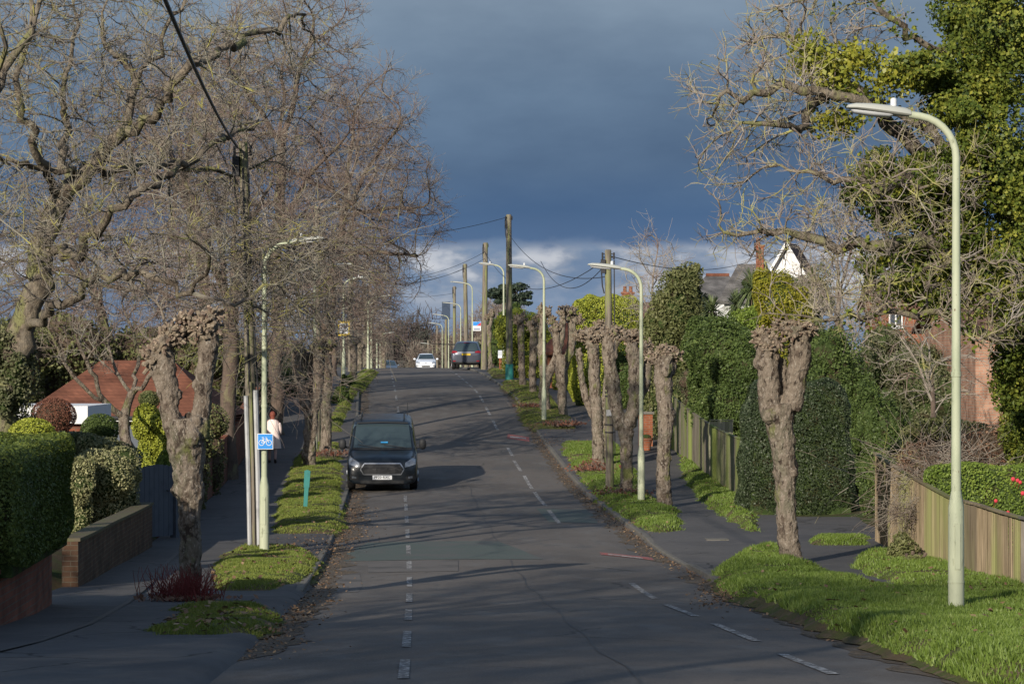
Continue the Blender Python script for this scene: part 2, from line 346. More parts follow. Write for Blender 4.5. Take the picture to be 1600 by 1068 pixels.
# kerbs: raised stones, dropped at the driveways
def kerb(name, E, sgn, drops):
    V = []; F_ = []; n = 0
    for D in np.arange(36 if sgn < 0 else 12, 240, .9):
        d1 = D + .88; hs = []
        for q in (D, d1):
            dr = any(a < q < b for a, b in drops); hs.append(.0 if dr or q < 36 else .035)
        for (q, h) in ((D, hs[0]), (d1, hs[1])):
            x = float(E(q)); z = float(prof(q)) - .05
            for dx, dz in ((0, -.1), (0, h + .05), (sgn*.02, h + .062), (sgn*.11, h + .062), (sgn*.11, -.1)): V.append((x + dx, q, z + dz))
        for k in range(4): F_.append((n+k, n+k+1, n+k+6, n+k+5))
        F_ += [(n, n+1, n+2, n+3), (n+5, n+6, n+7, n+8)]; n += 10
    tag(mesh(name, V, [np.array(F_)], M['kerb']), kind='structure')
kerb('left_kerb', UL, -1, [(15, 26), (32.5, 36.5), (48.5, 53.5), (88, 93)])
kerb('right_kerb', UR, 1, [(43, 50.5), (86, 91), (108, 112)])
# raised verges, each outlined row by row
def rowsD(rows):
    out = []
    for y, a, b in rows:
        xa, D = G(a, y); xb, D2 = G(b, y); out.append((D, xa, xb))
    out.sort(); return out
VERGES = {}
def verge(key, rows, h=.16, m=None, ragged=.24, seed=0):
    r = rowsD(rows); Ds = np.arange(r[0][0], r[-1][0] + .05, .22)
    xa = np.interp(Ds, [q[0] for q in r], [q[1] for q in r]); xb = np.interp(Ds, [q[0] for q in r], [q[2] for q in r])
    rg = ragged
    xa = xa + np.array([rg*mnoise.noise(Vector((d*1.5, seed, 0))) for d in Ds]); xb = xb + np.array([rg*mnoise.noise(Vector((d*1.5, seed, 9))) for d in Ds])
    T = np.linspace(0, 1, 17); V = []
    for i, D in enumerate(Ds):
        e = min(1, (i)/4, (len(Ds)-1-i)/4)
        for t in T:
            X = xa[i] + (xb[i]-xa[i])*t; wdt = max(.3, xb[i]-xa[i])
            dd = min(t, 1-t)*wdt; p = min(1, dd/.35); p = min(p, e); p = p*p*(3-2*p)
            z = float(prof(D)) - .03 + (h + .06)*p + .035*p*mnoise.noise(Vector((X*2.2, D*2.2, seed)))
            V.append((X, D, z))
    n = len(T)
    F_ = [(i*n+j, i*n+j+1, (i+1)*n+j+1, (i+1)*n+j) for i in range(len(Ds)-1) for j in range(n-1)]
    o = tag(mesh('grass_verge', V, [np.array(F_)], m or M['grassbase'], smooth=True), kind='structure')
    VERGES[key] = (Ds, xa, xb, h, np.array(V, float).reshape(len(Ds), n, 3))
    return o
verge('A', [(995,222,330),(985,215,420),(970,235,445),(955,260,440),(943,285,425)], .05, seed=1)
verge('B', [(924,330,420),(905,322,490),(885,325,508),(870,335,506),(858,365,480),(853,390,440)], .09, seed=2)
verge('C', [(836,425,520),(825,418,540),(790,425,541),(750,440,541),(720,452,540),(700,470,537),(690,476,536)], .08, seed=3)
verge('D', [(676,495,538),(660,505,541),(645,515,548),(625,530,557),(605,541,571),(590,552,583),(580,562,592)], .12, seed=4)
verge('RA', [(1092,1700,1980),(1075,1600,1900),(1055,1500,1860),(1020,1400,1800),(985,1300,1750),(950,1200,1700),(936,1160,1690),(930,1140,1425),(915,1115,1360),(900,1108,1310),(885,1115,1265),(870,1140,1250),(858,1180,1215)], .13, seed=5)
verge('RF', [(938,1480,1660),(930,1462,1640),(915,1400,1600),(900,1350,1560),(885,1322,1500),(872,1330,1440),(864,1345,1400)], .12, seed=6)
verge('RB', [(833,1015,1060),(820,985,1073),(800,955,1062),(780,930,1025),(760,912,1005),(740,897,1000),(715,880,985),(700,873,975),(690,872,960)], .12, seed=7)
verge('RC', [(672,835,905),(660,815,900),(645,810,885),(625,805,870),(605,783,845),(597,780,830)], .12, seed=8)
verge('RD', [(592,768,800),(586,765,795),(580,760,790)], .2, seed=9)
verge('RG', [(832,1165,1195),(800,1112,1180),(780,1087,1170),(760,1072,1162),(740,1062,1125),(700,1054,1090)], .14, seed=10)
verge('RH', [(853,1262,1364),(846,1255,1364),(839,1262,1362)], .1, seed=11)

# painted lines: one dash per 6 m on both sides
def stripe(X0, D0, X1, D1, wd, z=.006):
    m = max(2, int(abs(D1-D0)/.4)+1); V = []
    for i in range(m+1):
        t = i/m; D = D0+(D1-D0)*t; X = X0+(X1-X0)*t
        for s in (-.5, .5): V.append((X+s*wd, D, rz_(X+s*wd, D)+z))
    return V, [(2*i, 2*i+1, 2*i+3, 2*i+2) for i in range(m)]
def markings(name, lst, m, zz=.006):
    V = []; F_ = []
    for a in lst:
        v, f = stripe(*a, z=zz); n = len(V); V += v; F_ += [tuple(i+n for i in q) for q in f]
    tag(mesh(name, V, [np.array(F_)], m), kind='structure')
rs = [(987,905,1024,929),(1041,938,1088,956),(1117,967,1183,993),(1222,1013,1302,1041),(1354,1062,1450,1096),(857,793,874,815),(835,766,853,787),(819,740,831,760),(803,717,814,734),(793,696,801,711)]
lst = []
for x0, y0, x1, y1 in rs:
    a, b = G(x0, y0), G(x1, y1); lst.append((a[0], a[1], b[0], b[1], .10))
for D in np.arange(90, 160, 5.4): lst.append((float(XR(D)), D, float(XR(D+3.4)), D+3.4, .10))
markings('right_lane_line', lst, M['white_paint'])
lst = [(float(XL(D)), D, float(XL(D+2.6)), D+2.6, .11) for D in list(np.arange(14.5, 62, 4.6)) + list(np.arange(64, 160, 5.4))]
lst = [(a[0], a[1], a[2], a[3], .085) for a in lst]
markings('left_lane_line', lst, M['white_paint'])
def across(x0, y0, x1, y1, wd):
    a, b = G(x0, y0), G(x1, y1); V = []; m = 6
    for i in range(m+1):
        X = a[0]+(b[0]-a[0])*i/m; D = a[1]+(b[1]-a[1])*i/m
        for s in (-.5, .5): V.append((X, D+s*wd, rz_(X, D+s*wd)))
    return V, [(2*i, 2*i+2, 2*i+3, 2*i+1) for i in range(m)]
for nm, z, a, m in (('red_road_mark', .006, (938,860,1020,867,.75), 'red_paint'), ('white_road_mark', .011, (950,862,1004,866.5,.34), 'pale_paint'),
                    ('red_road_mark', .006, (793,679,827,683,1.5), 'red_paint'), ('white_road_mark', .011, (797,679.5,822,682.5,.5), 'pale_paint')):
    V, f = across(*a); V = [(p[0], p[1], p[2]+z) for p in V]; tag(mesh(nm, V, [np.array(f)], M[m]), kind='structure')
def patch(name, rows, m, z=.004):
    r = rowsD(rows); Ds = np.arange(r[0][0], r[-1][0]+.01, max(.2, (r[-1][0]-r[0][0])/12)); V = []
    for D in Ds:
        xa = np.interp(D, [q[0] for q in r], [q[1] for q in r]); xb = np.interp(D, [q[0] for q in r], [q[2] for q in r])
        for t in np.linspace(0, 1, 7): X = xa+(xb-xa)*t; V.append((X, D, rz_(X, D)+z))
    F_ = [(i*7+j, i*7+j+1, (i+1)*7+j+1, (i+1)*7+j) for i in range(len(Ds)-1) for j in range(6)]
    tag(mesh(name, V, [np.array(F_)], m, smooth=True), kind='structure')
patch('green_surfacing', [(870,528,850),(855,545,812),(842,575,778)], M['green_asphalt'])
patch('green_surfacing', [(812,858,934),(800,846,928),(791,838,916)], M['green_asphalt'])
patch('road_repair', [(889,575,716),(872,575,716)], M['patch_asphalt'])
patch('road_repair', [(918,480,560),(908,486,566),(888,510,562)], M['patch_asphalt'])

def edgeband(name, E, sgn, d0, d1, w0, w1, m, seed, z=.005):
    V = []; Ds = np.arange(d0, d1, .25)
    for D in Ds:
        u = (D-d0)/(d1-d0); w_ = (w0+(w1-w0)*u)*(1+.8*mnoise.noise(Vector((D*.9, seed, 0)))+.35*mnoise.noise(Vector((D*3.7, seed, 5)))); w_ *= min(1, (D-d0)/1.5, (d1-D)/1.5)+.02
        for q in (0, .5, 1): X = float(E(D)) - sgn*.0 + sgn*w_*q; V.append((X, D, rz_(X, D)+z))
    F_ = [(3*i+j, 3*i+j+1, 3*i+j+4, 3*i+j+3) for i in range(len(Ds)-1) for j in range(2)]
    tag(mesh(name, V, [np.array(F_)], m), kind='structure')
M['edge_dirt'] = nmix(mat('gritty_edge_dirt', (.105,.085,.065), .95, .1), [(4.,.45,.58,(.12,.11,.10)), (14.,.50,.60,(.17,.13,.09)), (30.,.55,.65,(.06,.05,.04))], world=True, bump=(40.,.02,1.))
edgeband('edge_dirt', UR, -1, 16, 42, .30, .35, M['edge_dirt'], 1); edgeband('edge_dirt', UR, -1, 44, 110, .40, .25, M['edge_dirt'], 2)
edgeband('edge_dirt', UL, 1, 22, 50, .40, .45, M['edge_dirt'], 3); edgeband('edge_dirt', UL, 1, 50, 140, .50, .3, M['edge_dirt'], 4)
M['seam'] = mat('bitumen_seam', (.060,.056,.053), .7, .3)
lst = []
for D in np.arange(15, 70, 1.1): lst.append((float(XL(D))+1.75+.03*math.sin(D*1.3), D, float(XL(D+1.1))+1.75+.03*math.sin((D+1.1)*1.3), D+1.1, .022))
markings('road_seam', lst, M['seam'], .003)
sp = [G(x, y) for x, y in ((-60,1030),(60,1003),(140,975),(200,940),(240,905),(262,878),(280,862))]
V = []
for i, (X, D) in enumerate(sp):
    for s_ in (-.035, .035): V.append((X+s_, D+abs(s_)*.3, float(prof(D))+.043))
tag(mesh('path_seam', V, [np.array([(2*i, 2*i+1, 2*i+3, 2*i+2) for i in range(len(sp)-1)])], M['seam']), kind='structure')
def spot(x, y, h=.04):
    X, D = G(x, y, h); return X, D, float(prof(D)) + h - .01

# grass blades and fallen leaves
rng = np.random.default_rng(5)
def verge_pts(key, n):
    Ds, xa, xb, h, V = VERGES[key]
    wts = (xb-xa).clip(.05); wts[:2] *= .15; wts[-3:] *= .15; i = rng.choice(len(Ds)-1, n, p=wts[:-1]/wts[:-1].sum()); f = rng.random(n); t = (.04+.92*rng.beta(.9,.9,n))*(V.shape[1]-1.001)
    j = t.astype(int); ft = (t-j)[:, None]; f = f[:, None]
    return (V[i, j]*(1-ft)+V[i, j+1]*ft)*(1-f) + (V[i+1, j]*(1-ft)+V[i+1, j+1]*ft)*f
M['blade'] = leafmat('grass_blades', (.085,.13,.02), (.15,.225,.038), (.25,.31,.085), rough=.5, trans=.3, scale=1.2)
M['blade_dry'] = leafmat('short_mossy_grass', (.09,.13,.02), (.16,.205,.035), (.26,.25,.07), rough=.6, trans=.25, scale=1.6)
def blades(keys, hgt, m, bare=-.25):
    pts = np.concatenate([verge_pts(k, n) for k, n in keys])
    q = np.sin(pts[:,0]*2.3+np.sin(pts[:,1]*1.7)*1.5)*np.sin(pts[:,1]*1.9+pts[:,0])+.6*np.sin(pts[:,0]*6.1+1)*np.sin(pts[:,1]*5.3); pts = pts[q + rng.normal(size=len(q))*.35 > bare-.35]; n = len(pts)
    nz = np.interp(np.sin(pts[:,0]*1.9+np.sin(pts[:,1]*1.3)*2)+np.sin(pts[:,1]*1.1), [-2, 2], [0, 1])
    a = rng.random(n)*2*np.pi; hh = hgt*(.35+1.1*nz)*(.5+rng.random(n)); wd = (.004 + .010*rng.random(n))*min(1, hgt/.045) + pts[:,1]*.00008
    dx = np.cos(a); dy = np.sin(a); lean = hh*(.2+.7*rng.random(n)); la = rng.random(n)*2*np.pi
    b0 = pts + np.stack([-dx*wd, -dy*wd, 0*wd-.01], 1); b1 = pts + np.stack([dx*wd, dy*wd, 0*wd-.01], 1)
    tp = pts + np.stack([np.cos(la)*lean, np.sin(la)*lean, hh], 1)
    V = np.stack([b0, b1, tp], 1).reshape(-1, 3); F_ = np.arange(3*n).reshape(-1, 3)
    tag(mesh('grass', V, [F_], m), kind='stuff')
blades([('RA', 150000), ('RF', 20000), ('RB', 60000), ('RG', 30000), ('RH', 8000)], .050, M['blade'], -.30)
blades([('A', 34000), ('B', 50000), ('C', 100000), ('D', 40000), ('RC', 26000), ('RD', 3000)], .030, M['blade_dry'], -.15)
M['litter'] = leafmat('fallen_leaves', (.10,.06,.035), (.20,.12,.065), (.36,.26,.15), rough=.7, trans=.1, scale=3)
def litter(name, P_, size, m):
    n = len(P_); a = rng.random(n)*2*np.pi; s = size*(.5+rng.random(n)); t = (rng.random((n, 2))-.5)*1.2
    u = np.stack([np.cos(a), np.sin(a), t[:,0]], 1)*s[:,None]; v = np.stack([-np.sin(a), np.cos(a), t[:,1]], 1)*(s*.6)[:,None]
    V = np.stack([P_-u, P_-v, P_+u, P_+v], 1).reshape(-1, 3); V[:,2] += .012
    return tag(mesh(name, V, [np.arange(4*n).reshape(-1, 4)], m), kind='stuff')
pl = []
def scat(x0, x1, y0, y1, n, zo=.03):
    for _ in range(n):
        x, y = rng.uniform(x0, x1), rng.uniform(y0, y1)
        X, D = G(x, y); pl.append((X, D, (rz_(X, D) if float(UL(D)) < X < float(UR(D)) else float(prof(D))+.04)+.004))
def edge(E, d0, d1, spread, n, sgn):
    for _ in range(n):
        D = rng.uniform(d0, d1); e = abs(rng.normal(0, spread)); X = float(E(D)) + sgn*e; pl.append((X, D, rz_(X, D)+.004))
edge(UL, 40, 85, .2, 1300, 1); edge(UL, 50, 62, .45, 700, 1); edge(UL, 22, 40, .3, 500, 1); edge(UR, 25, 90, .18, 1800, -1); edge(UL, 90, 150, .3, 400, 1); edge(UR, 25, 90, .15, 2600, 1); edge(UL, 25, 80, .15, 1600, -1)
for xx, yy, rr, n in ((470,960,30,150),(430,990,30,80),(500,850,45,400),(1120,935,35,350),(1015,822,25,200),(860,690,20,250),(885,664,22,300)):
    for _ in range(n):
        x = rng.normal(xx, rr*.6); y = rng.normal(yy, rr*.28); X, D = G(x, y); pl.append((X, D, float(prof(D))+.05))
litter('fallen_leaves', np.array(pl), .022, M['litter'])
vp = np.concatenate([verge_pts(k, n) for k, n in (('RA', 260), ('RB', 420), ('RC', 300), ('A', 160), ('B', 260), ('C', 300), ('RF', 90), ('RG', 120))]); vp[:,2] += .03
litter('fallen_leaves', vp, .035, M['litter'])
# small drain-like slab and leaf-stained edging by the right driveway
mb = MB()
X, D = G(1120, 843); mb.box(X-.22, X+.22, D-.25, D+.25, prof(D)+.03, prof(D)+.05); tag(mb.build('pale_slab', M['kerb']), kind='structure')

# ------------------------------------------------------------------ street lamps
def lamp(x, y, H, label, side=-1, sc_=1.0, arm=1.20, parts=True, sign=None, D=None, X=None):
    """column standing at pixel x, y; side -1 = lantern reaches to image left"""
    if D is None: X, D, z = spot(x, y, .13)
    else: z = float(prof(D)) + .03
    t = thing('street_lamp', (X, D, z), label, 'street lamp', 'street lamps along the road')
    b = MB(); b.tube([(0,0,-.3),(0,0,.3),(0,0,1.12),(0,0,1.30)], [.088,.088,.086,.056], 14)
    b.tube([(0,0,.30),(0,0,.315)], [.093,.093], 14); b.box(-.03,.03,-.094,-.08,.45,.95)
    b.build('column_base', M['lamp'], t, smooth=True)
    p = MB(); rr = .46; pts = [(0,0,1.29),(0,0,(H-rr+1.3)/2),(0,0,H-rr)]; rd = [.055,.048,.042]
    for k in range(1, 8):
        a = k/7*R(82); pts.append((side*rr*(1-math.cos(a)), 0, H-rr+rr*math.sin(a))); rd.append(.041)
    e = pts[-1]; pts.append((e[0]+side*.12, 0, e[2]+.018)); rd.append(.040)
    p.tube(pts, rd, 12); p.tube([(0,0,2.55),(0,0,2.60)], [.058,.058], 12); p.build('pole', M['lamp'], t, smooth=True)
    ex = pts[-1][0]; ez = pts[-1][2]; h = MB(); Lh = arm - abs(ex) + .12
    # tapered lantern canopy: sections along its length
    prof_ = [(0, .050, .050, .0), (.08, .075, .068, .0), (.30, .11, .075, .0), (.60, .125, .072, .0), (.85, .11, .055, .0), (.97, .07, .032, -.005), (1, .02, .012, -.008)]
    V = []; nseg = 12
    for q, wy, hz, dz in prof_:
        for k in range(nseg):
            a = 2*math.pi*k/nseg; zz = math.sin(a)*hz*(1.0 if math.sin(a) > 0 else .45)
            V.append((ex + side*(q*Lh) - side*.02, math.cos(a)*wy, ez + q*Lh*.12 + dz + zz))
    fs = [(i*nseg+k, i*nseg+(k+1) % nseg, (i+1)*nseg+(k+1) % nseg, (i+1)*nseg+k) for i in range(len(prof_)-1) for k in range(nseg)] + [tuple(range(nseg)), tuple((len(prof_)-1)*nseg+k for k in range(nseg))]
    h.add(V, fs); ln = h.build('lantern', M['lamp_top'], t, smooth=True)
    if parts:
        g = MB(); V = []
        for q, wy, hz in ((.26,.06,.015),(.32,.085,.04),(.60,.095,.048),(.86,.08,.036),(.90,.05,.012)):
            for k in range(8):
                a = math.pi + math.pi*k/7; V.append((ex+side*q*Lh, math.cos(a)*wy, ez+q*Lh*.12-.025+math.sin(a)*hz))
        fs = [(i*8+k, i*8+k+1, (i+1)*8+k+1, (i+1)*8+k) for i in range(4) for k in range(7)]
        g.add(V, fs + [tuple(range(8)), tuple(32+k for k in range(8))]); g.build('lens', M['lens'], ln, smooth=True)
        c = MB(); px_ = ex+side*Lh*.24; pz = ez+Lh*.24*.12+.07
        c.tube([(px_,0,pz),(px_,0,pz+.075),(px_,0,pz+.09)], [.036,.036,.02], 10); c.build('photocell', M['lens'], ln, smooth=True)
    if sc_ != 1: t.scale = (sc_,)*3
    return t
L1 = lamp(1494, 952, 5.40, 'tall cream street lamp nearest the camera, standing in the grass before the board fence', -1, arm=1.10)
L2 = lamp(1002, 783, 5.62, 'cream street lamp between two pollarded trunks on the right verge', -1)
X, D = float(XR(92))+2.0, 92.
L3 = lamp(0, 0, 5.55, 'cream street lamp whose column rises out of the pollard crowns', -1, D=92., X=(850-800)/F*92)
L4 = lamp(787, 581, 5.55, 'cream street lamp with a small white sign near the teal-footed pole', -1)
far_r = [(738, 184, 443, 'slim street lamp carrying a bus stop flag behind the minivan'), (720, 221, 475, 'distant street lamp right of the white car, tallest of the far row'),
         (701, 255, 493, 'distant street lamp just behind the white car on the right'), (691, 290, 506, 'far street lamp beside pale poles over the crest'), (676, 330, 540, 'farthest street lamp above the white car roof')]
for x, D, ytop, lb in far_r:
    z = float(prof(D)) + .03; top = (HY-ytop)/F*D; H = max(5.2, top - z)
    lamp(0, 0, H, lb, -1, D=D, X=(x-800)/F*D, parts=False, arm=1.5)
LL1 = lamp(413, 857, 5.50, 'cream street lamp carrying the blue cycle sign beside the path', 1, arm=.98)
LL2 = lamp(492, 702, 5.8, 'cream street lamp rising behind the left pollards into the bare trees', 1, arm=1.1)
LL3 = lamp(537, 590, 4.7, 'cream street lamp with a yellow framed notice on the left verge', 1)
far_l = [(575, 150, 487, 'street lamp behind the yellow notice under the tree edge'), (580, 183, 502, 'street lamp over the crest on the left, pair with a wooden pole'),
         (589, 222, 524, 'far left street lamp above the crest'), (594, 262, 537, 'farthest street lamp on the left before the woods')]
for x, D, ytop, lb in far_l:
    z = float(prof(D)) + .03; top = (HY-ytop)/F*D
    lamp(0, 0, max(4.2, top-z), lb, 1, D=D, X=(x-800)/F*D, parts=False, arm=1.4)

# signs fixed to lamp columns
def bx(name, x0, x1, y0, y1, z0, z1, m, par): b = MB(); b.box(x0, x1, y0, y1, z0, z1); return b.build(name, m, par)
M['sign_blue'] = mat('sign_blue', (.015,.22,.62), .45, .4); M['sign_white'] = mat('sign_white', (.72,.74,.76), .5, .4)
M['sign_yellow'] = mat('sign_yellow', (.70,.50,.03), .5, .4); M['sign_red'] = mat('sign_red', (.55,.05,.07), .5, .4); M['sign_grey'] = mat('sign_lettering_grey', (.22,.25,.32), .6, .3)
s = bx('cycle_sign', -.11, .17, -.135, -.125, 1.80, 2.08, M['sign_white'], LL1); s['label'] = 'blue square sign with a white bicycle'
bx('sign_face', -.10, .16, -.140, -.137, 1.81, 2.07, M['sign_blue'], s)
b = MB()
def ring(cx, cz, r, w, n=22):
    b.tube([(cx+r*math.cos(a), -.143, cz+r*math.sin(a)) for a in np.linspace(0, 2*math.pi, n)], w, 4)
wl, wr = (-.035, 1.915), (.098, 1.915)
ring(*wl, .047, .0065); ring(*wr, .047, .0065)
def seg(*pts): b.tube([(p[0], -.143, p[1]) for p in pts], .006, 4)
seg(wl, (-.005,1.985), (.062,1.985), wr); seg((.062,1.985), (.022,1.915), wl); seg((-.005,1.985),(.022,1.915)); seg((.098,1.915),(.055,2.01),(.035,2.012)); seg((-.005,1.985),(-.012,2.005)); seg((-.032,2.008),(.008,2.008))
b.build('bicycle_symbol', M['sign_white'], s)
for q in (1.86, 2.02): bx('bracket', -.07, .07, -.126, -.05, q-.012, q+.012, M['galv'], s)
X = .0
s = bx('notice_board', -.26, .28, -.12, -.10, 2.0, 2.70, M['sign_yellow'], LL3); s['label'] = 'yellow framed notice with a white panel'
bx('notice_panel', -.20, .23, -.126, -.121, 2.10, 2.60, M['sign_white'], s)
b = MB()
for k, (a, c) in enumerate(((-.14,.16),(-.10,.12),(-.15,.17),(-.12,.08),(-.06,.14))): b.box(a, c, -.131, -.127, 2.52-k*.075, 2.55-k*.075)
b.build('notice_print', M['sign_grey'], s)
s = bx('name_plate', -.23, .24, -.10, -.08, 2.50, 2.86, M['sign_white'], L4); s['label'] = 'small white plate on the column'
bx('plate_print', -.16, .17, -.105, -.101, 2.63, 2.70, M['sign_grey'], s)
LB = [o for o in sc.objects if o.get('label', '').startswith('slim street lamp carrying')][0]
s = bx('bus_stop_flag', .05, .62, -.08, -.05, 2.62, 3.28, M['sign_white'], LB); s['label'] = 'bus stop flag, blue over white'
b = MB(); b.prism([(.06,2.98),(.61,2.98),(.61,3.27),(.06,3.27)], -.086, -.081); b.build('flag_blue_band', M['sign_blue'], s)
b = MB(); b.prism([(.61,2.98),(.61,3.22),(.30,2.98)], -.092, -.087); b.build('flag_red_corner', M['sign_red'], s)
bx('flag_timetable', .10, .56, -.086, -.081, 2.68, 2.80, M['sign_grey'], s)

# ------------------------------------------------------------------ telegraph poles
def tpole(x, D, ytop, label, ybase=None, r=.13, lean=0, kit='plain', foot=None, moss=False):
    if ybase is not None: X, D, z = spot(x, ybase)
    else: X = (x-800)/F*D; z = float(prof(D)) + .03
    H = (HY-ytop)/F*D - z
    t = thing('telegraph_pole', (X, D, z), label, 'telegraph pole', 'wooden telegraph poles')
    b = MB(); b.tube([(0,0,-.4),(lean*.5,0,H*.5),(lean,0,H-.03),(lean,0,H)], [r*1.08, r*.95, r*.80, r*.70], 12)
    b.build('pole', M['wood_pole'], t, smooth=True)
    k = MB(); tz = H
    if kit != 'none':
        k.box(lean-.19, lean-.07, -.12, .06, tz-.62, tz-.26); k.tube([(lean-.17,-.02,tz-.62),(lean-.15,0,tz-.95),(lean-.1,0,tz-1.15)], .02, 6)
        k.build('cable_box', M['dark_metal'], t)
        for zz in (tz-.15, tz-.24):
            q = MB(); q.tube([(lean-.15,-.12,zz),(lean-.15,.0,zz+.04),(lean+.15,.0,zz+.04),(lean+.15,-.12,zz)], .012, 5); q.tube([(lean-.15,-.12,zz-.02),(lean-.15,-.12,zz+.07)], .028, 6); q.tube([(lean+.15,-.12,zz-.02),(lean+.15,-.12,zz+.07)], .028, 6)
            q.build('insulator_bracket', M['dark_metal'], t)
    if foot:
        f = MB(); f.tube([(0,0,-.05),(0,0,foot)], [r*1.3, r*1.22], 14); f.build('foot_sleeve', M['teal'], t, smooth=True)
    return t, Vector((X+lean, D, z+H))
TP = {}
TP['l1'] = tpole(399, 0, 222, 'telegraph pole sheathed in silvery cable guards beside the cycle sign lamp', 862, r=.10, lean=-.22)
TP['l2'] = tpole(495, 0, 322, 'weathered telegraph pole rising behind the left pollards', 692, r=.13)
TP['l3'] = tpole(548, 0, 357, 'telegraph pole with a pale cap right of the yellow notice', 580, r=.15)
TP['r1'] = tpole(953, 0, 390, 'telegraph pole banded with dark straps among the near right pollards', 768, r=.105, lean=-.05)
TP['r2'] = tpole(796, 0, 335, 'tallest telegraph pole with a teal sleeve at its foot', 596, r=.155, lean=-.03, foot=.82)
TP['r3'] = tpole(756, 148, 379, 'mossy telegraph pole behind the minivan, greenish on one side', r=.17, lean=.10)
TP['r4'] = tpole(729, 190, 412, 'pale telegraph pole with a bulky fitting rising over the minivan roof', r=.17, lean=-.12)
TP['r5'] = tpole(710, 222, 447, 'dark telegraph pole left of the pale one over the minivan', r=.15)
TP['r6'] = tpole(697, 262, 472, 'telegraph pole with a big dark box at its top beyond the crest', r=.16)
TP['r7'] = tpole(683, 300, 508, 'far pale telegraph pole right of the white car', r=.17)
TP['r8'] = tpole(669, 345, 532, 'farthest telegraph pole above the white car', r=.17, kit='none')
TP['l4'] = tpole(571, 170, 470, 'telegraph pole under the outer twigs of the left trees', r=.16)
TP['l5'] = tpole(597, 240, 519, 'distant telegraph pole left of the road beyond the crest', r=.17, kit='none')
TP['l6'] = tpole(603, 285, 531, 'farthest left telegraph pole beside the dark woods', r=.17, kit='none')
t = TP['r6'][0]; b = MB(); H = TP['r6'][1].z - t.location.z; b.box(-.42,.42,-.15,.15,H-1.75,H+.05); b.build('transformer_box', mat('blue_black_box', (.03,.05,.09), .6, .3), t)
t = TP['l1'][0]
for nm, dx, dy, r_, h_, m in (('cable_guard', -.085, -.10, .045, 2.85, 'galv'), ('cable_guard', .085, -.095, .05, 2.95, 'galv'), ('cable_guard', .0, -.135, .022, 3.1, 'wood_pole')):
    b = MB(); b.tube([(dx, dy, -.1), (dx-.03, dy, h_*.5), (dx-.075, dy, h_)], r_, 8); b.build(nm, M[m], t, smooth=True)
b = MB(); b.tube([(-.09,-.1,2.9),(-.17,-.1,5.),(-.22,-.08,7.)], .022, 6); b.tube([(.06,-.1,2.9),(-.06,-.1,5.),(-.12,-.08,7.)], .018, 6); b.build('riser_cable', M['dark_metal'], t)
t = TP['r1'][0]
for zz in (1.55, 1.75, 2.5, 2.6):
    b = MB(); b.tube([(0,0,zz),(0,0,zz+.035)], [.137,.137], 12); b.build('strap', M['dark_metal'], t)
bx('pole_plate', -.1, .1, -.16, -.14, 2.0, 2.16, M['galv'], t)
b = MB(); b.tube([(.13,-.05,1.0),(.13,-.05,3.3),(.11,-.04,6.1)], .016, 5); b.build('riser_cable', M['dark_metal'], t)

# overhead wires
def wire(a, c, sag, label, r=.012):
    pts = []; a = Vector(a); c = Vector(c); m = a.copy()
    for i in range(25):
        u = i/24; p = a.lerp(c, u); p.z -= sag*4*u*(1-u); pts.append(p)
    b = MB(); b.tube(pts, r, 5); o = b.build('overhead_wire', M['dark_metal'], loc=tuple(a)); tag(o, label, 'wire')
wire(TP['l1'][1] + Vector((-.1,-.1,-.1)), P(225, -80, 20), .15, 'thick black cable running up from the sheathed pole over the left trees', .022)
wire(TP['r2'][1] + Vector((0,0,-.1)), P(560, 372, 110), .25, 'thin wire from the tallest pole to the trees on the left')
wire(TP['r3'][1] + Vector((0,0,-.5)), P(500, 425, 120), .9, 'upper sagging wire from the mossy pole towards the left')
wire(TP['r3'][1] + Vector((0,0,-.9)), P(560, 440, 125), .6, 'lower sagging wire from the mossy pole towards the left')
wire(TP['r4'][1] + Vector((0,0,-.3)), P(520, 432, 150), .8, 'wire from the pole with the bulky fitting to the left trees')
wire(TP['r5'][1] + Vector((0,0,-.6)), P(600, 462, 200), .2, 'level wire from the dark pole across the pale cloud')
wire(TP['r6'][1] + Vector((0,0,-.3)), P(560, 512, 200), .5, 'sagging wire from the boxed pole to the left')
wire(TP['r7'][1] + Vector((0,0,-.1)), P(585, 502, 240), .1, 'lowest wire crossing the gap between the tree lines')
wire(TP['r1'][1] + Vector((0,0,-.2)), TP['r3'][1] + Vector((0,0,-.6)), 1.4, 'long wire drooping from the strapped pole to the mossy pole')
wire(TP['r1'][1] + Vector((0,0,-.3)), P(845, 408, 105), .9, 'slack wire curving down from the strapped pole')
wire(TP['r1'][1] + Vector((0,0,-.15)), P(1190, 400, 118), .5, 'wire from the strapped pole to the gabled house')
wire(TP['r2'][1] + Vector((0,0,-.9)), TP['r1'][1] + Vector((0,0,-.7)), .7, 'wire between the strapped pole and the tallest pole')

t, top = tpole(0, 4.6, -4400, 'telegraph pole added out of frame at left to cast a long shadow over the near road', r=.14)  # unseen pole, added for the long shadow it throws on the near road
t.location.x = -6.0
